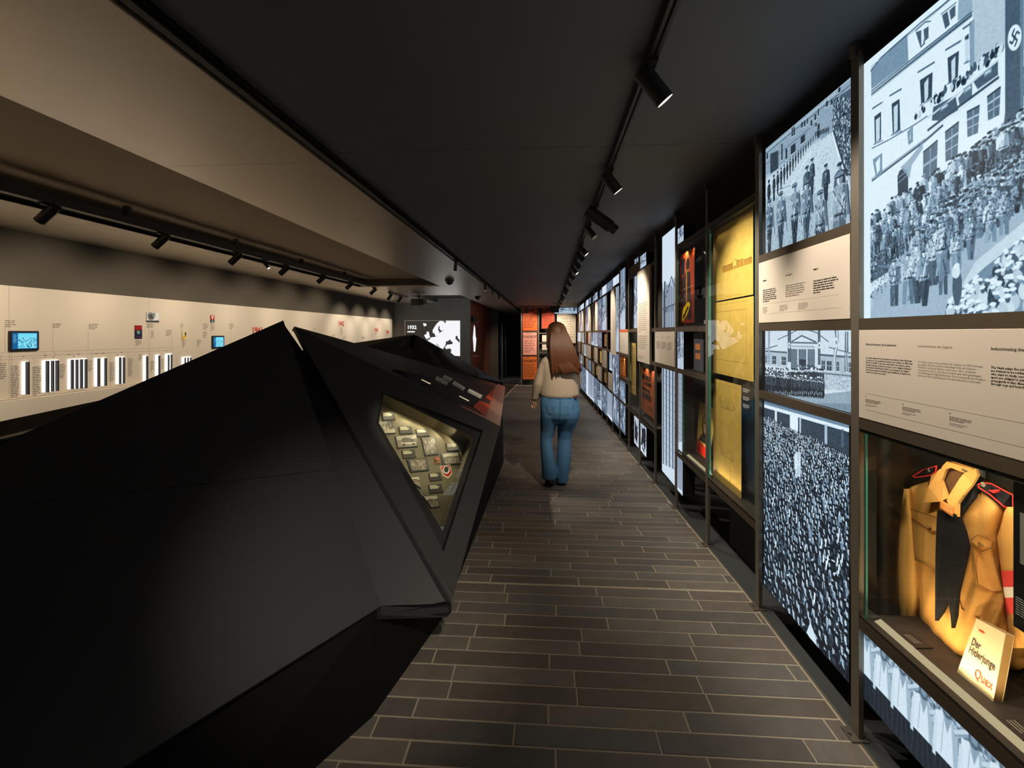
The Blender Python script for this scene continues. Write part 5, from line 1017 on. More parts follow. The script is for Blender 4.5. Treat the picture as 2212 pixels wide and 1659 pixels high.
def card(name, label, ul, ur, vt, vb, P, rough=.5):
    a, b = onx(ul, vb, XL), onx(ur, vt, XL); zt = onx(ul, vt, XL).z; t = thing(name, label, 'print', tuple(a)); MB().box((XL, a.y, a.z), (XL + .006, b.y, zt)).build('backing', M['black'], t)
    textured_quad('print', [(XL + .0065, a.y, a.z), (XL + .0065, b.y, a.z), (XL + .0065, b.y, zt), (XL + .0065, a.y, zt)], imgmat(name + '_image', P.image(name), 0, rough), t)
P = Pic(80, 150, (.1, .1, .26)); P.poly([(0, 0), (80, 0), (80, 50), (0, 60)], (.62, .06, .08)); P.line(8, 30, 72, 28, 7, (.8, .2, .2)); P.ell(40, 78, 22, 24, (.2, .5, .55)); P.line(26, 60, 40, 96, 5, (.8, .8, .3)); P.line(54, 60, 40, 96, 5, (.8, .8, .3)); P.line(12, 125, 66, 125, 5, (.5, .2, .3)); P.line(12, 138, 66, 138, 4, (.5, .2, .3)); card('theme_card', 'red and navy card on the cream wall', 290.5, 306, 702.8, 731.8, P)
P = Pic(140, 110); paint_misc(P, 'tree', 3); card('photo_print', 'black and white photograph of a tree on the cream wall', 315.7, 342.7, 674.2, 695.5, P)
P = Pic(60, 110, (.93, .85, .62)); P.poly([(8, 66), (52, 66), (52, 84), (24, 84), (20, 108), (6, 108)], (.93, .67, .12)); P.ell(42, 42, 9, 22, (.2, .22, .3)); P.ell(40, 24, 6, 8, (.5, .1, .1)); card('yellow_leaflet', 'yellow and white leaflet on the cream wall', 392.6, 403, 714, 734, P)
P = Pic(60, 120, (.78, .14, .12)); P.poly([(10, 8), (28, 8), (30, 40), (34, 8), (50, 8), (34, 72), (26, 72)], (.95, .93, .9)); P.poly([(0, 76), (60, 76), (60, 120), (0, 120)], (.14, .2, .22)); P.ell(30, 100, 14, 16, (.6, .7, .68)); card('leaflet_print', 'red and black leaflet high on the cream wall', 454, 462.5, 680.6, 696.5, P)
# ------------------------------------------------------------------ black faceted display tables
def onfacet(p, n): return lambda u, v: onpl(u, v, p, n)
ZE = .42
P0 = onz(823, 1309, ZE); P1 = onz(975, 1303, ZE); PLf = onz(270, 1655, ZE)
PL0 = PLf + (PLf - P0) * .8
A_ = ond(612, 692, 2.62)
n1 = (PLf - P0).cross(A_ - P0).normalized(); n1 = n1 if n1.dot(EYE - P0) > 0 else -n1; f1 = onfacet(P0, n1)
Qe = f1(-260, 1072)
C_ = ond(1080.5, 922, 3.55); B_ = ond(636, 705, 2.72)
n2 = (C_ - P1).cross(B_ - P1).normalized(); n2 = n2 if n2.dot(EYE - P1) > 0 else -n2; f2 = onfacet(P1, n2)
D_ = ond(1092, 835, 5.6)
n3 = (C_ - B_).cross(D_ - B_).normalized(); n3 = n3 if n3.z > 0 else -n3; f3 = onfacet(C_, n3)
V_ = f3(766, 741)
B2 = f2(663, 757)
tb1 = thing('display_table', 'large black faceted display table in the left foreground with a lit photo window', 'display table', (-1.2, 2.6, 0))
# front facet: a thick slab split by a fine seam
slab = [A_, P0, PL0, Qe]
th = -n1 * .035
sA, sB = f1(-200, 1118), f1(738, 1012)
g = n1 * 0
def cutline(a, b, p, q):   # where line a-b meets line p-q inside the facet
    d1, d2 = b - a, q - p; m = d1.cross(d2); t = (p - a).cross(d2).dot(m) / m.dot(m); return a + d1 * t
sL = cutline(sA, sB, Qe, PL0); sR = cutline(sA, sB, A_, P0); e_ = (P0 - A_).normalized() * .0012; e2 = (PL0 - Qe).normalized() * .0012
MB().prism([A_, sR - e_, sL - e2, Qe], th).build('front_panel', M['table'], tb1)
MB().prism([sR + e_, P0, PL0, sL + e2], th).build('front_panel', M['table'], tb1)
# strip facet between the slab and the window facet
depth = lambda p: (p - EYE).dot(FW)
dS = max(depth(f1(640, 757)), depth(f2(663, 757))) + .05
sa, sb, sc_ = P0 + th * 1.02, P1 - n2 * .02, ond(655, 757, dS)
nS = (sb - sa).cross(sc_ - sa).normalized(); fS = onfacet(sa, nS)
MB().poly([fS(*p) for p in ((616, 704), (653, 757), (664, 757), (985, 1303), (815, 1309))]).build('side_panel', M['table'], tb1)
P1b = P1 - n2 * .02
mbe = MB(); mbe.prism([P0, P0 + th * 1.02, P1b, P1, P1 - n2 * .03], (0, 0, -.035)).build('lower_edge', M['table'], tb1)
# window facet with its opening
outer_px = [(636, 705), (663, 757), (975, 1303), (1080.5, 922)]
hole_px = [(826, 845), (812, 914), (958.5, 1192), (1043, 930)]
Wf = [f2(*p) for p in outer_px]; Hf = [f2(*p) for p in hole_px]
inn = -n2
mb = MB(); mb.ring(Wf, Hf); mb.ring(Hf, [p + inn * .02 for p in Hf]); mb.ring([p for p in Wf], [p + inn * .022 for p in Wf]); mb.build('window_panel', M['table'], tb1)
op_px = [(829, 851), (818, 914), (956, 1147), (1022, 945)]
H2 = [f2(*p) + inn * .012 for p in hole_px]; O2 = [onpl(*p, P1 + inn * .012, n2) for p in op_px]
MB().ring(H2, O2).build('window_frame', M['black'], tb1)
DEP = .085; pb_ = P1 + inn * DEP; fb = onfacet(pb_, n2)
cen = sum(O2, Vector((0, 0, 0))) / 4
Bk = [cen + (p - cen) * 1.0 + inn * (DEP - .012) for p in O2]
olive = mat('olive_case_lining', srgb(112, 102, 76), .75, var=.05, scale=20)
mb = MB(); mb.ring(O2, Bk); mb.poly(Bk); mb.build('case_lining', olive, tb1)
MB().poly(O2).build('window_glass', M['glass'], tb1)
e0, e1 = O2[0] + inn * .012, O2[3] + inn * .012; cb_ = (Bk[0] + Bk[1] + Bk[2] + Bk[3]) / 4
for k in range(5): q_ = e0.lerp(e1, .12 + k * .19); spot('window_case_lamp', q_ + (cen - q_) * .06, q_.lerp(cb_, .9), .85, 150, (1, .86, .58), .6, .005)
# things mounted in the window case
Wk = Z3(780, 820, 4.147)
def mounted(name, label, cat, pts, m, thick=.006, group=None, img=None, inset=None, mount=M['black'], f=Wk):
    P4 = [fb(u, v) for u, v in f(pts)]; o = thing(name, label, cat, tuple(P4[-1]), group)
    MB().prism([p + n2 * .0005 for p in P4], n2 * thick).build('mount', mount, o)
    if inset is not None:
        c = sum(P4, Vector((0, 0, 0))) / len(P4); q = [c + (p - c) * inset + n2 * (thick + .0012) for p in P4]; textured_quad('print', [q[3], q[2], q[1], q[0]], m, o)
    return o, P4
def bw(kind, seed, warm=True):
    P = Pic(120, 84); paint_misc(P, kind, seed); P.tone(dark=(40, 34, 30), mid=(140, 126, 104), light=(236, 222, 190)); return imgmat('case_print', P.image('case_print_%d' % seed), 0, .5)
for i, (lab, pts, kind, ins, mt) in enumerate((
    ('framed photograph of a group at the upper left of the window case', [(148, 385), (290, 378), (306, 486), (205, 494)], 'street', .9, 0),
    ('framed photograph of a car in the window case', [(300, 512), (490, 498), (506, 606), (318, 622)], 'car', .93, 0),
    ('upright framed photograph of people in the window case', [(532, 522), (640, 514), (690, 676), (568, 690)], 'figures', .9, 0),
    ('photograph with a yellowed border at the right of the window case', [(710, 668), (872, 652), (908, 762), (728, 776)], 'field', .82, 1),
    ('photograph with a yellowed border in the middle of the window case', [(402, 722), (580, 708), (606, 820), (440, 838)], 'figures', .84, 1),
    ('cropped photograph at the left edge of the window case', [(440, 884), (512, 880), (532, 984), (470, 940)], 'field', .97, 0),
    ('lowest photograph in the window case', [(548, 1052), (676, 1040), (706, 1148), (622, 1160)], 'field', .92, 0))):
    mounted('mounted_photo', lab, 'photograph', pts, bw(kind, 60 + i), .006, 'photographs in the window case', inset=ins, mount=M['black'])
capm = mat('umber_caption', srgb(52, 46, 36), .7)
for lab, pts in (('caption plate at the top left of the window case', [(182, 300), (290, 302), (306, 362), (196, 370)]), ('caption plate above the photograph of the car', [(332, 424), (444, 426), (460, 486), (346, 494)]), ('caption plate above the upright photograph', [(486, 450), (592, 448), (612, 508), (500, 516)]), ('caption plate at the right of the window case', [(756, 578), (862, 572), (878, 636), (770, 648)]), ('caption plate below the photograph of the car', [(358, 640), (472, 636), (488, 702), (374, 714)]), ('caption plate left of the red shield', [(602, 846), (700, 838), (722, 904), (616, 918)]), ('caption plate above the lowest photograph', [(598, 950), (712, 944), (732, 1016), (612, 1026)])):
    o, P4 = mounted('caption_plate', lab, 'label', pts, None, .006, 'caption plates in the window case', mount=capm); mb = MB()
    for k in range(3):
        y0_, y1_ = .10 + k * .15, .20 + k * .15; q = lambda x, y: lerp(lerp(P4[0], P4[1], x), lerp(P4[3], P4[2], x), y) + n2 * .0072; mb.poly([q(.06, y1_), q((.62, .78, .7)[k], y1_), q((.62, .78, .7)[k], y0_), q(.06, y0_)])
    mb.build('lettering', mat('cream_print', srgb(216, 204, 166), .7), o)
o, P4 = mounted('shield_badge', 'red and white shield badge in the window case', 'badge', [(696, 790), (786, 774), (806, 858), (770, 900), (724, 876)], None, .012, mount=mat('cream_enamel', srgb(220, 206, 170), .4)); c = fb(*Wk([(750, 832)])[0])
def shp(pts, k, name, m): q = [fb(u, v) + n2 * k for u, v in Wk(pts)]; return MB().prism(q, n2 * .002).build(name, m, o)
shp([(704, 796), (780, 782), (798, 852), (768, 884), (730, 866)], .0125, 'red_field', mat('red_enamel', srgb(190, 34, 30), .35))
def disc(cu, cv, ru, rv, k, name, m, par): q = [fb(*Wk([(cu + ru * math.cos(t), cv + rv * math.sin(t))])[0]) + n2 * k for t in [2 * math.pi * i / 20 for i in range(20)]]; return MB().prism(q, n2 * .0015).build(name, m, par)
disc(749, 828, 31, 36, .015, 'white_ring', mat('white_enamel', srgb(220, 214, 196), .35), o); disc(748, 824, 20, 26, .017, 'black_emblem', M['black'], o)
o, P4 = mounted('medal', 'small bronze badge above the red shield in the window case', 'badge', [(652, 700), (694, 698), (704, 740), (708, 756), (660, 758)], None, .004, mount=mat('bronze', srgb(150, 104, 44), .35, .7)); disc(678, 718, 18, 16, .006, 'red_disc', mat('red_enamel', srgb(176, 50, 30), .4), o)
# inclined top with inlaid glass, the end of the table, plinth and back
Tp = [B_, C_, D_, V_]
MB().prism(Tp, -n3 * .03).build('top_panel', M['tabletop'], tb1)
Tk = Z3(720, 690, 5.821); up3 = lambda u, v, k=.0012: f3(u, v) + n3 * k
def ontop(name, pts, m, k=.0012, parent=tb1): return MB().poly([up3(u, v, k) for u, v in Tk(pts)]).build(name, m, parent)
inlay = mat('black_glass_inlay', srgb(12, 14, 18), .06, spec=.8); ontop('glass_inlay', [(715, 636), (770, 630), (1290, 740), (1640, 905), (1905, 1010), (1740, 1095), (1480, 1015), (1240, 890)], inlay)
ontop('glass_inlay', [(1490, 738), (1660, 790), (2010, 826), (2020, 850), (1905, 985), (1870, 985), (1680, 880)], inlay)
ontop('end_sheen', [(2040, 838), (2075, 812), (2160, 850), (2096, 1345), (1925, 1255), (1600, 1100), (1610, 1085), (1905, 1222), (1915, 1226)], mat('copper_sheen', srgb(232, 178, 152), .3, .6, var=.06, scale=6), .0016)  # copper tone painted on the tabletop for the warm reflection at its end
orl = mat('orange_inlay', srgb(226, 76, 24), .35); ontop('orange_inlay', [(1915, 985), (2010, 876), (2022, 880), (1990, 1030)], orl, .002); ontop('orange_inlay', [(1756, 1096), (1838, 1022), (1975, 1076), (1905, 1222)], orl, .002)
mb = MB()
for a, b, n, w in (((1275, 745), (1425, 820), 9, 5), ((1370, 728), (1475, 775), 7, 5), ((1490, 800), (1630, 890), 12, 5), ((1680, 900), (1850, 985), 13, 5)):
    for i in range(n):
        x, y = lerp(a[0], b[0], i / n), lerp(a[1], b[1], i / n); mb.poly([up3(*p, .0035) for p in Tk([(x, y + 18), (x + w + 2, y + 20), (x + w + 34, y - 22), (x + 28, y - 24)])])
mb.build('lettering', M['inkwhite'], tb1)
mb = MB()
for q in ([(1100, 758), (1118, 760), (1226, 812), (1208, 813)], [(1575, 965), (1592, 966), (1712, 1028), (1694, 1028)]): mb.poly([up3(*p, .003) for p in Tk(q)])
mb.build('light_slit', emis('warm_slit', srgb(240, 226, 180), .9), tb1)
# underside and plinth
def gr(u, v):   # pixel on the floor
    p = onz(u, v, 0)
    if p.y > RY: n = Vector((0, RS, 1)).normalized(); p = onpl(u, v, (0, RY, 0), n)
    return p
K0, K1, K2, K3 = gr(701, 1641), gr(806, 1547), gr(964, 1323), gr(1088, 998)
Kb = K0 + (K0 - K1) * 3
tops = [PL0 + Vector((-.1, .1, -.02)), P0 + Vector((-.03, .02, -.03)), P1 + Vector((-.13, .5, .03)), D_ + Vector((-.04, -.02, -.05))]
mb = MB()
for a, b, c, d in ((Kb, K1, tops[1], tops[0]), (K1, K2, tops[2], tops[1]), (K2, K3, tops[3], tops[2])): mb.add([a, b, c, d], [(0, 1, 2, 3)])
Kd = Vector((-1.9, 5.4, fz(5.4))); mb.add([K3, Kd, V_ + Vector((0, .1, -.1)), D_ + Vector((-.04, -.02, -.05))], [(0, 1, 2, 3)])
mb.build('plinth', M['plinth'], tb1)
mb = MB(); mb.add([P1, C_, tops[2], P0 - Vector((0, 0, .035)), D_, tops[3]], [(0, 1, 2, 3), (1, 4, 5, 2)]); mb.build('underside', M['plinth'], tb1)
# hidden back: closes the volume towards the left room
Ab = Vector((-2.5, 3.3, .2)); mb = MB(); mb.add([A_ + th, Qe + th, Vector((-2.6, 1.4, 0)), Ab], [(0, 1, 2, 3)]); mb.add([f2(664, 760), V_ - n3 * .03, Vector((-2.6, 4.6, fz(4.6))), Vector((-2.4, 3.4, -.05))], [(0, 1, 2, 3)]); mb.build('back_panel', M['table'], tb1)
# ------------------------------------------------------------------ second faceted table farther down the room
A2 = ond(893, 722, 6.6); t2 = thing('display_table', 'second black faceted display table rising behind the first one', 'display table', (-2.0, 7, fz(7)))
L2_, R2, M1_, M2_, M3_ = ond(764, 741, 6.2), ond(1087.5, 826, 7.0), ond(790, 748, 6.0), ond(955, 812, 6.05), ond(1034, 815, 6.3)
lo = [ond(800, 850, 6.05), ond(955, 880, 6.1), ond(1034, 850, 6.35), ond(1080, 850, 7.0)]
def facet(pts, name, m=M['table'], t=.02, par=t2):
    n = (pts[1] - pts[0]).cross(pts[2] - pts[0]).normalized(); n = n if n.dot(EYE - pts[0]) > 0 else -n; MB().prism(pts, -n * t).build(name, m, par)
a2l, a2r = ond(889, 724, 6.58), ond(899, 724, 6.62); g1, g2 = ond(884, 748, 6.4), ond(893, 748, 6.42)
facet([L2_, A2, M1_], 'upper_edge', M['tabletop']); facet([M1_, a2l, g1, M2_], 'front_panel'); facet([g2, a2r, ond(930, 756, 6.5), M2_, ond(888, 760, 6.4)], 'front_panel'); facet([ond(930, 756, 6.5), ond(1034, 800, 6.5), M3_, M2_], 'front_panel'); facet([a2r, R2, M3_, ond(1034, 800, 6.5), ond(930, 756, 6.5)], 'side_panel')
mb = MB(); mb.add([M1_, M2_, M3_, R2] + lo, [(0, 1, 5, 4), (1, 2, 6, 5), (2, 3, 7, 6)]); gl = [Vector((p.x, p.y + .1, fz(p.y))) for p in lo]; mb.add(lo + gl, [(0, 1, 5, 4), (1, 2, 6, 5), (2, 3, 7, 6)]); mb.build('plinth', M['plinth'], t2)
mb = MB(); bk2 = [Vector((-3.2, 6.6, fz(6.6))), Vector((-1.6, 9.0, fz(9))), Vector((-.9, 7.8, fz(7.8)))]; mb.add([L2_, A2, R2] + bk2, [(0, 1, 4, 3), (1, 2, 5, 4)]); mb.build('back_panel', M['table'], t2)
mb = MB()
for p, q in ((ond(883, 730, 6.55), ond(866, 748, 6.2)), (ond(931, 757, 6.45), ond(957, 797, 6.05)), (ond(1003, 796, 6.4), ond(1017, 817, 6.2))): mb.tube(p, q, .004, 6)
mb.build('edge_trim', M['trimlight'], t2)
# ------------------------------------------------------------------ lamp tracks and spotlights
def track(label, x, z, ya, yb, w=.034, h=.036, name='lamp_track'):
    t = thing(name, label, 'lamp track', (x, ya, z)); MB().box((x - w / 2, ya, z), (x + w / 2, yb, z + h)).build('rail', M['lampmetal'], t); return t
tR = track('black lamp track on the ceiling above the right frame', .392, ZC - .0365, .2, 19.0)
MB().box((.392 - .005, .2, ZC - .0368), (.392 + .005, 19.0, ZC - .0364)).build('groove', M['void'], tR)
tL = track('black lamp track hanging in the ceiling recess above the cream wall', -4.08, ZC + .0, 1.2, 10.0, .07, .075)
mb = MB()
for y in (2.6, 4.15, 5.7, 7.3, 8.9): mb.box((-4.10, y, ZC + .074), (-4.06, y + .05, ZC + .175))
mb.build('hanger', M['lampmetal'], tL)
tM = track('black lamp track in the slot beside the pale soffit', -1.325, ZC - .012, -1, 19.2)
mb = MB()
for y in (1.4, 3.0, 4.6, 6.2, 7.8, 9.4, 11.0, 12.6, 15): mb.box((-1.335, y, ZC + .02), (-1.315, y + .02, ZC + .262))
mb.build('hanger', M['lampmetal'], tM)
def spotlamp(label, x, y, ztop, dirv, length=.125, r=.032, group=None, drop=.05, lens=True, proj=False):
    t = thing('track_spotlight', label, 'spotlight', (x, y, ztop), group); d = Vector(dirv).normalized()
    MB().box((x - .016, y - .075, ztop - .016), (x + .016, y + .075, ztop)).build('adapter', M['lampmetal'], t)
    c = Vector((x, y, ztop - drop)); MB().tube((x, y, ztop - .01), c, .009, 8).build('stem', M['lampmetal'], t)
    p, q = c - d * length * .38, c + d * length * .62
    o = MB().tube(p, q, r, 24).build('body', M['lampmetal'], t); bevel(o, .003, 1)
    if proj: MB().tube(q, q + d * .05, r * .78, 24).build('nozzle', M['lampmetal'], t)
    else:
        MB().tube(q, q + d * .012, r * 1.02, 24).build('front_ring', M['lampmetal'], t)
        if lens: MB().tube(q + d * .0122, q + d * .0126, r * .92, 24).build('lens', M['lens'], t)
    return q + d * .03, d
RG = 'spotlights on the right ceiling track'
k = .392 * 981
def dRt(u): return k / (u - 1183)
RL = [(1.78, (.62, .10, -.74), .135, .036, 'nearest spotlight on the right track'), (2.92, (.6, .06, -.76), .125, .034, 'second spotlight from the front on the right track')]
for yy, dv, ln, r, lab in RL:
    q, d = spotlamp(lab, .392, yy, ZC - .0365, dv, ln, r, RG)
    spot('lamp_light', q, (1.13, yy - .15, CZ + .05), E_RIGHT, 75)
q, d = spotlamp('large black framing projector lamp on the right track', .392, 3.72, ZC - .0365, (.74, .1, -.52), .24, .05, RG, .075, proj=True)
spot('lamp_light', q, (1.15, 3.0, CZ - .2), E_RIGHT * 1.6, 50, (1, .84, .6))
ORD2 = 'first second third fourth fifth sixth seventh eighth ninth tenth eleventh twelfth thirteenth fourteenth'.split()
for i, yy in enumerate((4.35, 5.3, 5.75, 6.35, 7.0, 7.8, 8.8, 10.0, 10.8, 12.2, 13.2, 14.6, 16.2, 17.6)):
    q, d = spotlamp(ORD2[i] + ' small spotlight past the framing projector on the right track', .392, yy, ZC - .0365, (.55 + .1 * (i % 3), -.2 + .1 * (i % 4), -.75), .12, .031, RG, lens=i % 3 == 1)
    spot('lamp_light', q, (1.12, yy + (.2 if i % 2 else -.2), CZ + .05), E_RIGHT * .9, 80)
for yy, lab in ((1.0, 0), (-.3, 1)): spot('lamp_light', (.39, yy, ZC - .1), (1.13, yy + .1, CZ), E_RIGHT * .6, 75)
# lamps of the same tracks turned down on the floor and the black table
for yy, ax, ay, k in ((2.0, .75, .45, 1), (3.3, .5, .4, .9), (4.6, .9, .3, .9), (5.6, .2, .6, 1.0), (7.4, .5, .8, 1.2), (9.4, .3, 1.0, 2.2), (11.6, .2, 1, 2.6), (14, .2, 1, 2.6), (16.4, -.4, .6, 2.6), (-1.2, .1, 1.2, .6)): spot('lamp_light', (.392, yy, ZC - .12), (ax, yy + ay, fz(yy)), E_MID * k, 70, (1, .87, .70), .9)
LG = 'spotlights on the left ceiling track'
for i, (u, small) in enumerate(((108, 0), (352, 0), (512, 0), (573, 1), (617, 0), (697, 0), (757, 0), (808, 0))):
    yy = yat(u, -4.08); nm = ('nearest', 'second nearest', 'third', 'small right-tilted', 'fourth full size', 'fifth full size', 'sixth full size', 'farthest')[i]
    q, d = spotlamp(nm + ' spotlight on the track above the cream wall', -4.08, yy, ZC, (-.72, -.05, -.66) if not small else (.6, 0, -.7), .17 if not small else .11, .04 if not small else .022, LG, .06)
    if not small: spot('lamp_light', q, (XL, yy, CZ + .02), E_LEFT, 95, (1, .88, .72), .8, .04)
for yy in (-1.2, .4, 1.7, 2.7): spot('lamp_light', (-4.08, yy, ZC - .1), (XL, yy, CZ), E_LEFT, 95, (1, .88, .72), .8, .04)
for yy in (11.7, 12.8, 13.9, 15.0): spot('lamp_light', (-4.5, yy, ZC - .1), (XL, yy, CZ - .1), E_LEFT * 1.2, 84, (1, .90, .76), .8, .04)
MG = 'spotlights on the slot track'
for yy, lab, dv in ((6.5, 'small spotlight on the slot track before the ceiling dome', (-.15, .3, -.9)), (9.6, 'small spotlight on the slot track past the ceiling dome', (.05, .05, -1)), (10.9, 'second last small spotlight on the slot track', (.1, .1, -1)), (12.3, 'last small spotlight on the slot track', (.1, .1, -1))):
    q, d = spotlamp(lab, -1.325, yy, ZC - .012, dv, .12, .026, MG, .06, lens=yy > 7)
    spot('lamp_light', q, (-.6 if yy > 7 else -.9, yy + .6, -.3), E_MID, 50)
for yy in (3.5, 14.5, 16.2, 18.0): spot('lamp_light', (-1.32, yy, ZC - .08), (-.9 if yy > 5 else -1.0, yy + .4, -.6), E_MID * (2.5 if yy > 5 else .5), 50)
spot('lamp_light', (.392, 3.2, ZC - .12), (.24, 4.72, .95), 105, 36, (1, .88, .72), .8)      # the lamp that catches the visitor
spot('lamp_light', (.392, -.7, ZC - .12), (-.70, 1.86, .48), 250, 27, (1, .88, .72), 1.0)      # and the one behind the viewer on the table's low corner
spot('lamp_light', (.392, 2.55, ZC - .12), (1.18, 2.85, CZ - .45), 70, 80, (1, .92, .76), .9)      # on the three drawings
q_ = (O2[0] + O2[1] + O2[2] + O2[3]) / 4; spot('lamp_light', (.392, 2.42, ZC - .12), q_, 150, 22, (1, .88, .66), .9)      # on the window of the black table
spot('lamp_light', (-1.325, 4.4, ZC - .1), (-.52, 4.15, .9), 95, 21, (1, .86, .7), .9)      # added without a fixture to brighten the copper-toned table end
for yy in (22.6, 24.6): spot('lamp_light', (-1.7, yy, ZC - .1), (-1.9, yy, -.6), 60, 70, (.85, .92, 1))  # added lamps without fixtures, brightening the corridor door and floor
for yy in (2.2, 4.0): spot('lamp_light', (-4.08, yy, ZC - .1), (-3.4, yy + .2, 0), 40, 70, (1, .88, .72), .8)  # added lamps without fixtures; their floor bounce lifts the soffit
# end of the aisle: the notices are lit from the track in front of them
for x in (-.8, .1, .7): spot('lamp_light', (x, 18.05, ZC - .10), (x - .1, YF, CZ - .4), E_END, 85, (1, .86, .66))
te = track('short black lamp track across the ceiling before the end frame', 0, ZC - .036, 17.85, 17.9); MB().box((-1.1, 17.85, ZC - .036), (.36, 17.9, ZC - .001)).build('cross_rail', M['lampmetal'], te)
for x, lab in ((-.8, 'left'), (.1, 'right')): spotlamp(lab + ' small spotlight on the short track before the end frame', x, 17.88, ZC - .036, (0, .75, -.65), .11, .03, 'spotlights before the end frame')
# projector cluster on a short bar past the recess
bar = track('short black bar carrying the projector before the map wall', -4.05, ZC - .04, 11.4, 12.9, .05, .04)
for yy, lab in ((11.5, 'small spotlight on the short bar before the map wall'), (12.3, 'second small spotlight on the short bar beside the projector')): spotlamp(lab, -4.05, yy, ZC - .04, (-.6, .1, -.8), .16, .04, 'spotlights on the projector bar', .07)
pj = thing('projector', 'grey projector hanging before the map wall', 'projector', (-3.55, 12.4, ZC)); MB().tube((-3.55, 12.4, ZC), (-3.55, 12.4, ZC - .12), .02, 10).build('mount', M['lampmetal'], pj); o = MB().box((-3.75, 12.25, ZC - .30), (-3.38, 12.6, ZC - .12)).build('body', mat('grey_projector', srgb(96, 98, 100), .4), pj); bevel(o, .03, 3); MB().tube((-3.5, 12.25, ZC - .22), (-3.5, 12.19, ZC - .22), .06, 20).build('lens_barrel', M['lampmetal'], pj)
spot('projector_light', (-3.5, 12.75, ZC - .25), (-3.7, YEND, CZ + .1), 45, 80, (.75, .92, 1.0))
for u, v, r, lab in ((971, 604, .085, 'nearer black dome camera on the pale soffit'), (1032, 640, .085, 'farther black dome camera on the pale soffit')):
    p = onz(u, v, ZC); t = thing('dome_camera', lab, 'camera', tuple(p), 'dome cameras on the soffit'); MB().tube(p, p - Vector((0, 0, .02)), r * 1.1, 24).build('base', M['lampmetal'], t)
    R = [[p + Vector((r * math.cos(a) * math.cos(e), r * math.sin(a) * math.cos(e), -.02 - r * math.sin(e))) for a in [2 * math.pi * i / 20 for i in range(20)]] for e in (0, .4, .8, 1.2, 1.5)]; MB().loft(R).build('dome', mat('smoked_dome', srgb(16, 22, 18), .08, spec=.8), t, True)
# ------------------------------------------------------------------ the visitor, seen from behind, walking down the aisle
DP = 4.71; PO = ond(1205, 1045, DP); PO.z = fz(PO.y); SC = DP / F
vis = thing('person', 'person in a cream sweater and flared jeans walking away down the aisle', 'person', tuple(PO))
def bp(u, v, y=0.0):                                          # picture point on the figure's own upright plane; y is forward of it
    p = ond(u, v, DP); return Vector((p.x, PO.y + y, p.z))
def mm(name, m, ring_sets, parent, vox=.011, smooth=3):
    mb = MB()
    for rings in ring_sets:
        R = []
        for (u, v, ru, ry, yy) in rings: c = bp(u, v, yy); R.append([c + Vector((ru * SC * math.cos(t), ry * math.sin(t), 0)) for t in [2 * math.pi * i / 24 for i in range(24)]])
        mb.loft(R)
    o = fixnormals(mb.build(name, m, parent, True)); r = o.modifiers.new('r', 'REMESH'); r.mode = 'VOXEL'; r.voxel_size = vox; r.use_smooth_shade = True
    s = o.modifiers.new('s', 'SMOOTH'); s.iterations = smooth; s.factor = .5; return o
skin = mat('skin', srgb(206, 156, 130), .5, spec=.4)
# body: one skinned figure from ankles to head, arms to wrists
def skinned(name, verts, edges, m, parent, root=0, sub=2):
    me = bpy.data.meshes.new(name); org = origin(parent); me.from_pydata([tuple(Vector(v[0]) - org) for v in verts], edges, []); o = link(name, me, parent); me.materials.append(m)
    md = o.modifiers.new('skin', 'SKIN'); md.use_smooth_shade = True
    sv = me.skin_vertices[0].data
    for i, v in enumerate(verts): sv[i].radius = (v[1], v[2] if len(v) > 2 else v[1]); sv[i].use_root = (i == root)
    s = o.modifiers.new('sub', 'SUBSURF'); s.levels = s.render_levels = sub; return o
V = [(bp(1206, 880, .0), .12, .09), (bp(1206, 850), .105, .085), (bp(1207, 810), .11, .08), (bp(1206, 780), .13, .075), (bp(1205, 764, .01), .05, .05), (bp(1204, 750, .02), .045, .048), (bp(1202, 735, .03), .075, .085), (bp(1201, 718, .03), .078, .095), (bp(1201, 704, .02), .06, .07),
     (bp(1190, 900), .075, .08), (bp(1184, 950, .02), .05, .055), (bp(1187, 1010, -.05), .038, .04), (bp(1187, 1034, -.02), .035, .05),
     (bp(1222, 900), .075, .08), (bp(1219, 950, .06), .05, .055), (bp(1215, 1010, .02), .038, .04), (bp(1213, 1040, .06), .035, .05),
     (bp(1180, 779), .05, .05), (bp(1172, 802, -.01), .042), (bp(1163, 832, .0), .036), (bp(1155, 858, .04), .026), (bp(1152, 866, .05), .024, .016), (bp(1150, 873, .055), .02, .012),
     (bp(1234, 779), .05, .05), (bp(1244, 802, .01), .042), (bp(1248, 830, .06), .036), (bp(1246, 850, .14), .026), (bp(1245, 856, .16), .022, .016)]
Ed = [(0, 1), (1, 2), (2, 3), (3, 4), (4, 5), (5, 6), (6, 7), (7, 8), (0, 9), (9, 10), (10, 11), (11, 12), (0, 13), (13, 14), (14, 15), (15, 16), (3, 17), (17, 18), (18, 19), (19, 20), (20, 21), (21, 22), (3, 23), (23, 24), (24, 25), (25, 26), (26, 27)]
k0 = len(V)
for dx, ln, y in ((-4.0, 10, .06), (-1.6, 12, .066), (.8, 12.5, .06), (3.0, 10.5, .05)):          # four fingers, loosely curled
    b = len(V); V += [(bp(1150.5 + dx * .75, 876, y), .0095), (bp(1150.8 + dx * .8 + .6, 876 + ln * .42, y - .006), .0085), (bp(1152.2 + dx * .8 + 1.6, 876 + ln * .78, y - .02), .0075)]; Ed += [(22, b), (b, b + 1), (b + 1, b + 2)]
b = len(V); V += [(bp(1155.5, 870, .04), .010), (bp(1157.6, 876, .034), .0085), (bp(1157.8, 880.5, .03), .0075)]; Ed += [(21, b), (b, b + 1), (b + 1, b + 2)]
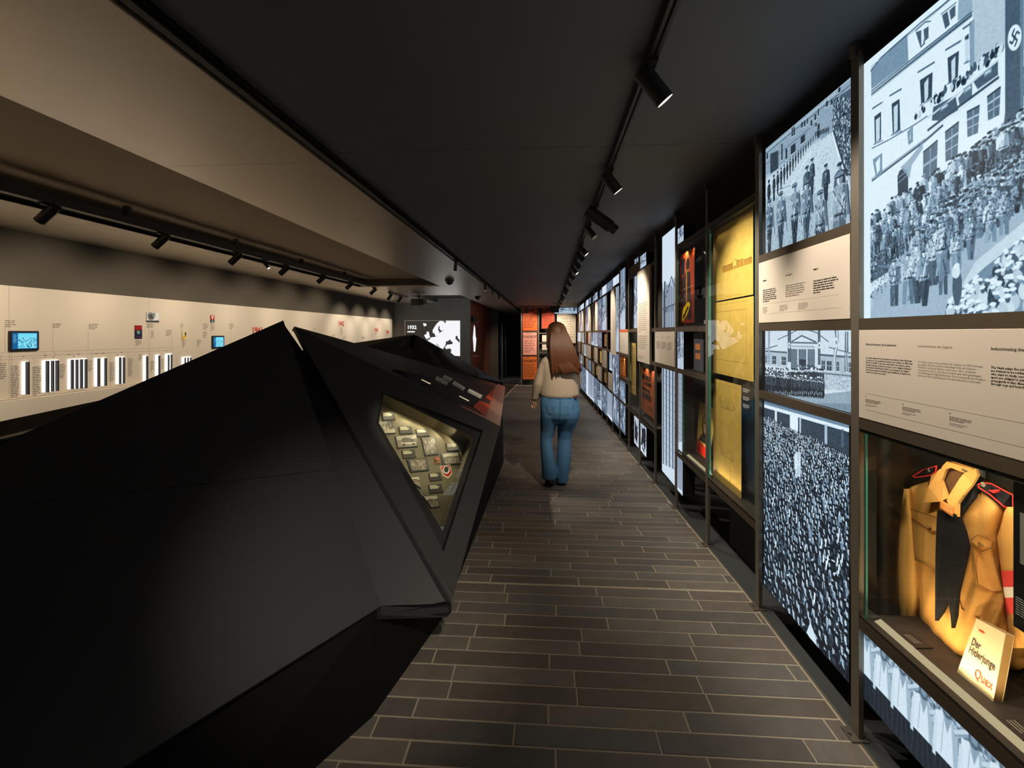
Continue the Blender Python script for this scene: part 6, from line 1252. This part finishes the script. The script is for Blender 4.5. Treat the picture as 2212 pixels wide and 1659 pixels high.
for dx, ln, y in ((-2.5, 8, .18), (-.5, 9.5, .185), (1.5, 9, .18), (3.2, 8, .17)):
    b = len(V); V += [(bp(1245 + dx, 861, y), .009), (bp(1245 + dx, 861 + ln * .5, y - .01), .008), (bp(1244.5 + dx, 861 + ln, y - .03), .0075)]; Ed += [(27, b), (b, b + 1), (b + 1, b + 2)]
b = len(V); V += [(bp(1241, 858, .18), .0095), (bp(1239.5, 863, .19), .008)]; Ed += [(27, b), (b, b + 1)]
# the face, turned a little to the left of the walking direction
b = len(V); V += [(bp(1190.0, 726, .095), .012, .014), (bp(1186.5, 731, .115), .010), (bp(1192, 741, .085), .03, .022)]; Ed += [(7, b), (b, b + 1), (6, b + 2)]
body = skinned('body', V, Ed, skin, vis)
mb = MB()
for (u, v, y) in ((1187.3, 724.5, .088), (1196.0, 724.5, .125)): c = bp(u, v, y); mb.loft([[c + Vector((.011 * math.cos(e) * math.cos(a), .011 * math.cos(e) * math.sin(a), .011 * math.sin(e))) for a in [2 * math.pi * i / 12 for i in range(12)]] for e in (-1.4, -.7, 0, .7, 1.4)])
mb.build('eyes', mat('eye_white', srgb(226, 220, 212), .2), vis, True)
mb = MB(); mb.tube(bp(1187, 737.5, .098), bp(1192, 737.8, .115), .006, 8); mb.build('lips', mat('lips', srgb(170, 92, 82), .45), vis)
mb = MB()
for cu, cy in ((1184.8, .10), (1194.5, .14)):
    c = bp(cu, 724, cy); R = [c + Vector((.022 * math.cos(a) * .8, .022 * math.cos(a) * .6, .02 * math.sin(a))) for a in [2 * math.pi * i / 16 for i in range(16)]]
    for p, q in zip(R, R[1:] + R[:1]): mb.tube(p, q, .0022, 6)
mb.tube(bp(1181.5, 723, .085), bp(1190, 722, .0), .0022, 6); mb.build('glasses', M['black'], vis)
# sweater with raglan sleeves
wool = mat('cream_wool', srgb(214, 194, 170), .95, spec=.1, var=.08, scale=120, bump=.15)
mm('sweater', wool, [[(1208, 856, 41, .150, .0), (1208, 850, 42.5, .155, 0), (1208, 836, 41, .150, 0), (1208, 815, 39.5, .140, 0), (1208, 795, 41.5, .135, 0), (1207, 779, 39, .125, 0), (1206, 768, 26, .095, .01), (1205, 760, 13, .07, .015), (1205, 756, 12, .065, .015)],
    [(1184, 772, 8, .05, 0), (1177.5, 785, 12, .066, 0), (1172.5, 800, 12.5, .066, -.005), (1167.5, 815, 12.2, .064, 0), (1163.5, 830, 12, .064, .0), (1160.5, 844, 11, .056, .02), (1158, 855, 9.5, .046, .035), (1156, 865, 8, .036, .045)],
    [(1230, 772, 8, .05, 0), (1239, 785, 12, .066, 0), (1243, 800, 11.5, .066, .005), (1246, 815, 10, .062, .03), (1247.5, 830, 9, .06, .06), (1247, 842, 8, .052, .11), (1246, 850, 7, .042, .14)]], vis, .010, 4)
# flared jeans: seat and two legs
denim = mat('blue_denim', srgb(92, 138, 178), .85, spec=.15, var=.28, scale=9, bump=.1, stretch=(1, 1, .5))
jn = mm('jeans', denim, [[(1208, 849, 40, .125, 0), (1208, 858, 40.5, .14, -.01), (1209, 872, 42, .158, -.02), (1210, 886, 43, .168, -.025), (1210, 899, 41.5, .158, -.02), (1210, 906, 37, .13, -.012), (1209, 913, 28, .08, 0)],
    [(1188, 884, 19.5, .145, -.02), (1187, 897, 19.3, .142, -.022), (1185.5, 910, 18.5, .125, -.012), (1183.5, 930, 16, .095, .0), (1180.5, 945, 13.5, .082, .0), (1180, 960, 13, .078, -.015), (1182.5, 980, 14, .08, -.04), (1185, 1000, 15.2, .086, -.06), (1186.5, 1015, 16, .092, -.07), (1186.5, 1028, 16.3, .098, -.075)],
    [(1231, 884, 20, .148, -.02), (1230, 897, 20.6, .146, -.02), (1227, 910, 20.5, .13, -.006), (1221.5, 930, 17.5, .10, .03), (1219.5, 948, 14.8, .088, .05), (1219.5, 965, 15.2, .084, .04), (1218.5, 985, 15.6, .086, .02), (1216.5, 1005, 15, .09, .01), (1214.5, 1025, 14, .096, .01), (1213, 1040, 13.4, .102, .012)]], vis, .009, 9)
stitch = mat('jeans_seam', srgb(44, 66, 90), .9)
mb = MB()
for pts in ([(1209, 852, -.135), (1209, 870, -.182), (1209, 888, -.196), (1207, 903, -.178)], [(1224, 872, -.168), (1222, 884, -.176), (1230, 888, -.168), (1237, 884, -.15), (1236, 870, -.145)], [(1181, 872, -.15), (1182, 885, -.16), (1188, 889, -.17), (1195, 885, -.178), (1195, 872, -.172)], [(1168, 856, -.03), (1187, 857, -.135), (1209, 858, -.152), (1230, 857, -.13), (1248.5, 856, -.02)]):
    P3 = [bp(*p) for p in pts]
    for a, b in zip(P3, P3[1:]): mb.tube(a, b, .002, 6)
mb.build('jeans_stitching', stitch, vis); MB().box(tuple(bp(1238, 856, -.118)), tuple(bp(1246, 852, -.07))).build('leather_patch', mat('brown_patch', srgb(120, 60, 44), .7), vis)
# shoes
def shoe(u, v, y, tilt):
    R = []
    for k, (yy, w, h) in enumerate(((-.10, .028, .05), (-.08, .040, .07), (-.02, .043, .075), (.05, .045, .06), (.11, .046, .045), (.15, .034, .032), (.165, .015, .015))):
        c = bp(u, v, y + yy); c.z = fz(c.y) + .006 + (tilt * max(0, .10 - yy)); R.append([c + Vector((w * math.cos(t), 0, h * max(0, math.sin(t)) + .004 * (math.sin(t) < 0))) for t in [2 * math.pi * i / 20 for i in range(20)]])
    o = fixnormals(MB().loft(R).build('shoe', mat('black_leather', srgb(28, 22, 22), .4), vis, True)); return o
shoe(1187, 1036, -.06, .12); shoe(1213, 1045, .03, .0)
# long straight brown hair
hair = mat('brown_hair', srgb(104, 62, 32), .42, spec=.5, var=.45, scale=16, stretch=(14, 14, .5), bump=.35)
N = 60
def hairring(u, v, ru, ry, yy, amp, ph):
    c = bp(u, v, yy); R = []
    for i in range(N):
        t = 2 * math.pi * i / N; k = 1 + amp * (math.sin(t * 9 + ph) * .5 + math.sin(t * 23 + ph * 1.7) * .3 + math.sin(t * 14 - ph * .6) * .3); R.append(c + Vector((ru * SC * k * math.cos(t), ry * k * math.sin(t), .012 * amp * 10 * math.sin(t * 5 + 1))))
    return R
H = [hairring(*p) for p in ((1202, 694.5, 3, .02, .01, 0, 0), (1202, 696.5, 10, .055, .01, .0, 0), (1202, 701, 16, .09, .005, .01, 0), (1202.5, 709, 20, .108, .0, .02, .1), (1203, 720, 22.5, .112, -.005, .03, .2), (1204.5, 735, 24, .108, -.02, .04, .3), (1208, 750, 26.5, .085, -.055, .05, .4), (1213, 765, 28.5, .07, -.09, .06, .5), (1218, 780, 29.5, .062, -.115, .07, .6), (1222, 792, 29.5, .058, -.13, .08, .7), (1225, 800, 28, .054, -.135, .09, .8), (1226, 804, 24, .046, -.135, .10, .9))]
# open the hair over the face on the left
fixnormals(MB().loft(H).build('hair', hair, vis, True))
rg = random.Random(17); mb = MB()
for i in range(70):
    t = rg.random(); u0_, u1_ = lerp(1186, 1224, t) + rg.uniform(-3, 3), lerp(1192, 1251, t) + rg.uniform(-3, 3); v1_ = lerp(806, 793, t) + rg.uniform(-9, 5); y0_ = -.10 - .02 * math.sin(t * 3.1); y1_ = -.175 + .02 * abs(t - .5)
    P3 = [bp(lerp(1195, 1211, t), 700, -.045), bp(lerp(u0_, u1_, .2) + (t - .5) * 6, 732, -.165), bp(lerp(u0_, u1_, .7), 774, -.175), bp(u1_, v1_, y1_)]
    C4 = []
    for s_ in range(15):
        q = s_ / 14; a, b, c, d = P3; C4.append((a * (1 - q) ** 3 + b * 3 * q * (1 - q) ** 2 + c * 3 * q * q * (1 - q) + d * q ** 3, .004 + .0075 * math.sin(math.pi * min(1, q * .8 + .15)) * (1 if q < .95 else .3)))
    R = []
    for (p, r_) in C4: R.append([p + Vector((r_ * 1.5 * math.cos(a), r_ * .7 * math.sin(a), 0)) for a in [2 * math.pi * k / 8 for k in range(8)]])
    mb.loft(R)
fixnormals(mb.build('hair_locks', hair, vis, True)); mb = MB()
for (ua, ub, vb) in ((1186, 1180, 752), (1188, 1182, 764), (1187, 1179, 741)):
    P3 = [bp(ua, 722, .0), bp((ua + ub) / 2 - 1, 738, .03), bp(ub, vb, .03)]
    for a, b, r1, r2 in ((P3[0], P3[1], .010, .008), (P3[1], P3[2], .008, .002)): mb.tube(a, b, r1, 7, r2, False)
mb.build('front_strands', hair, vis, True)
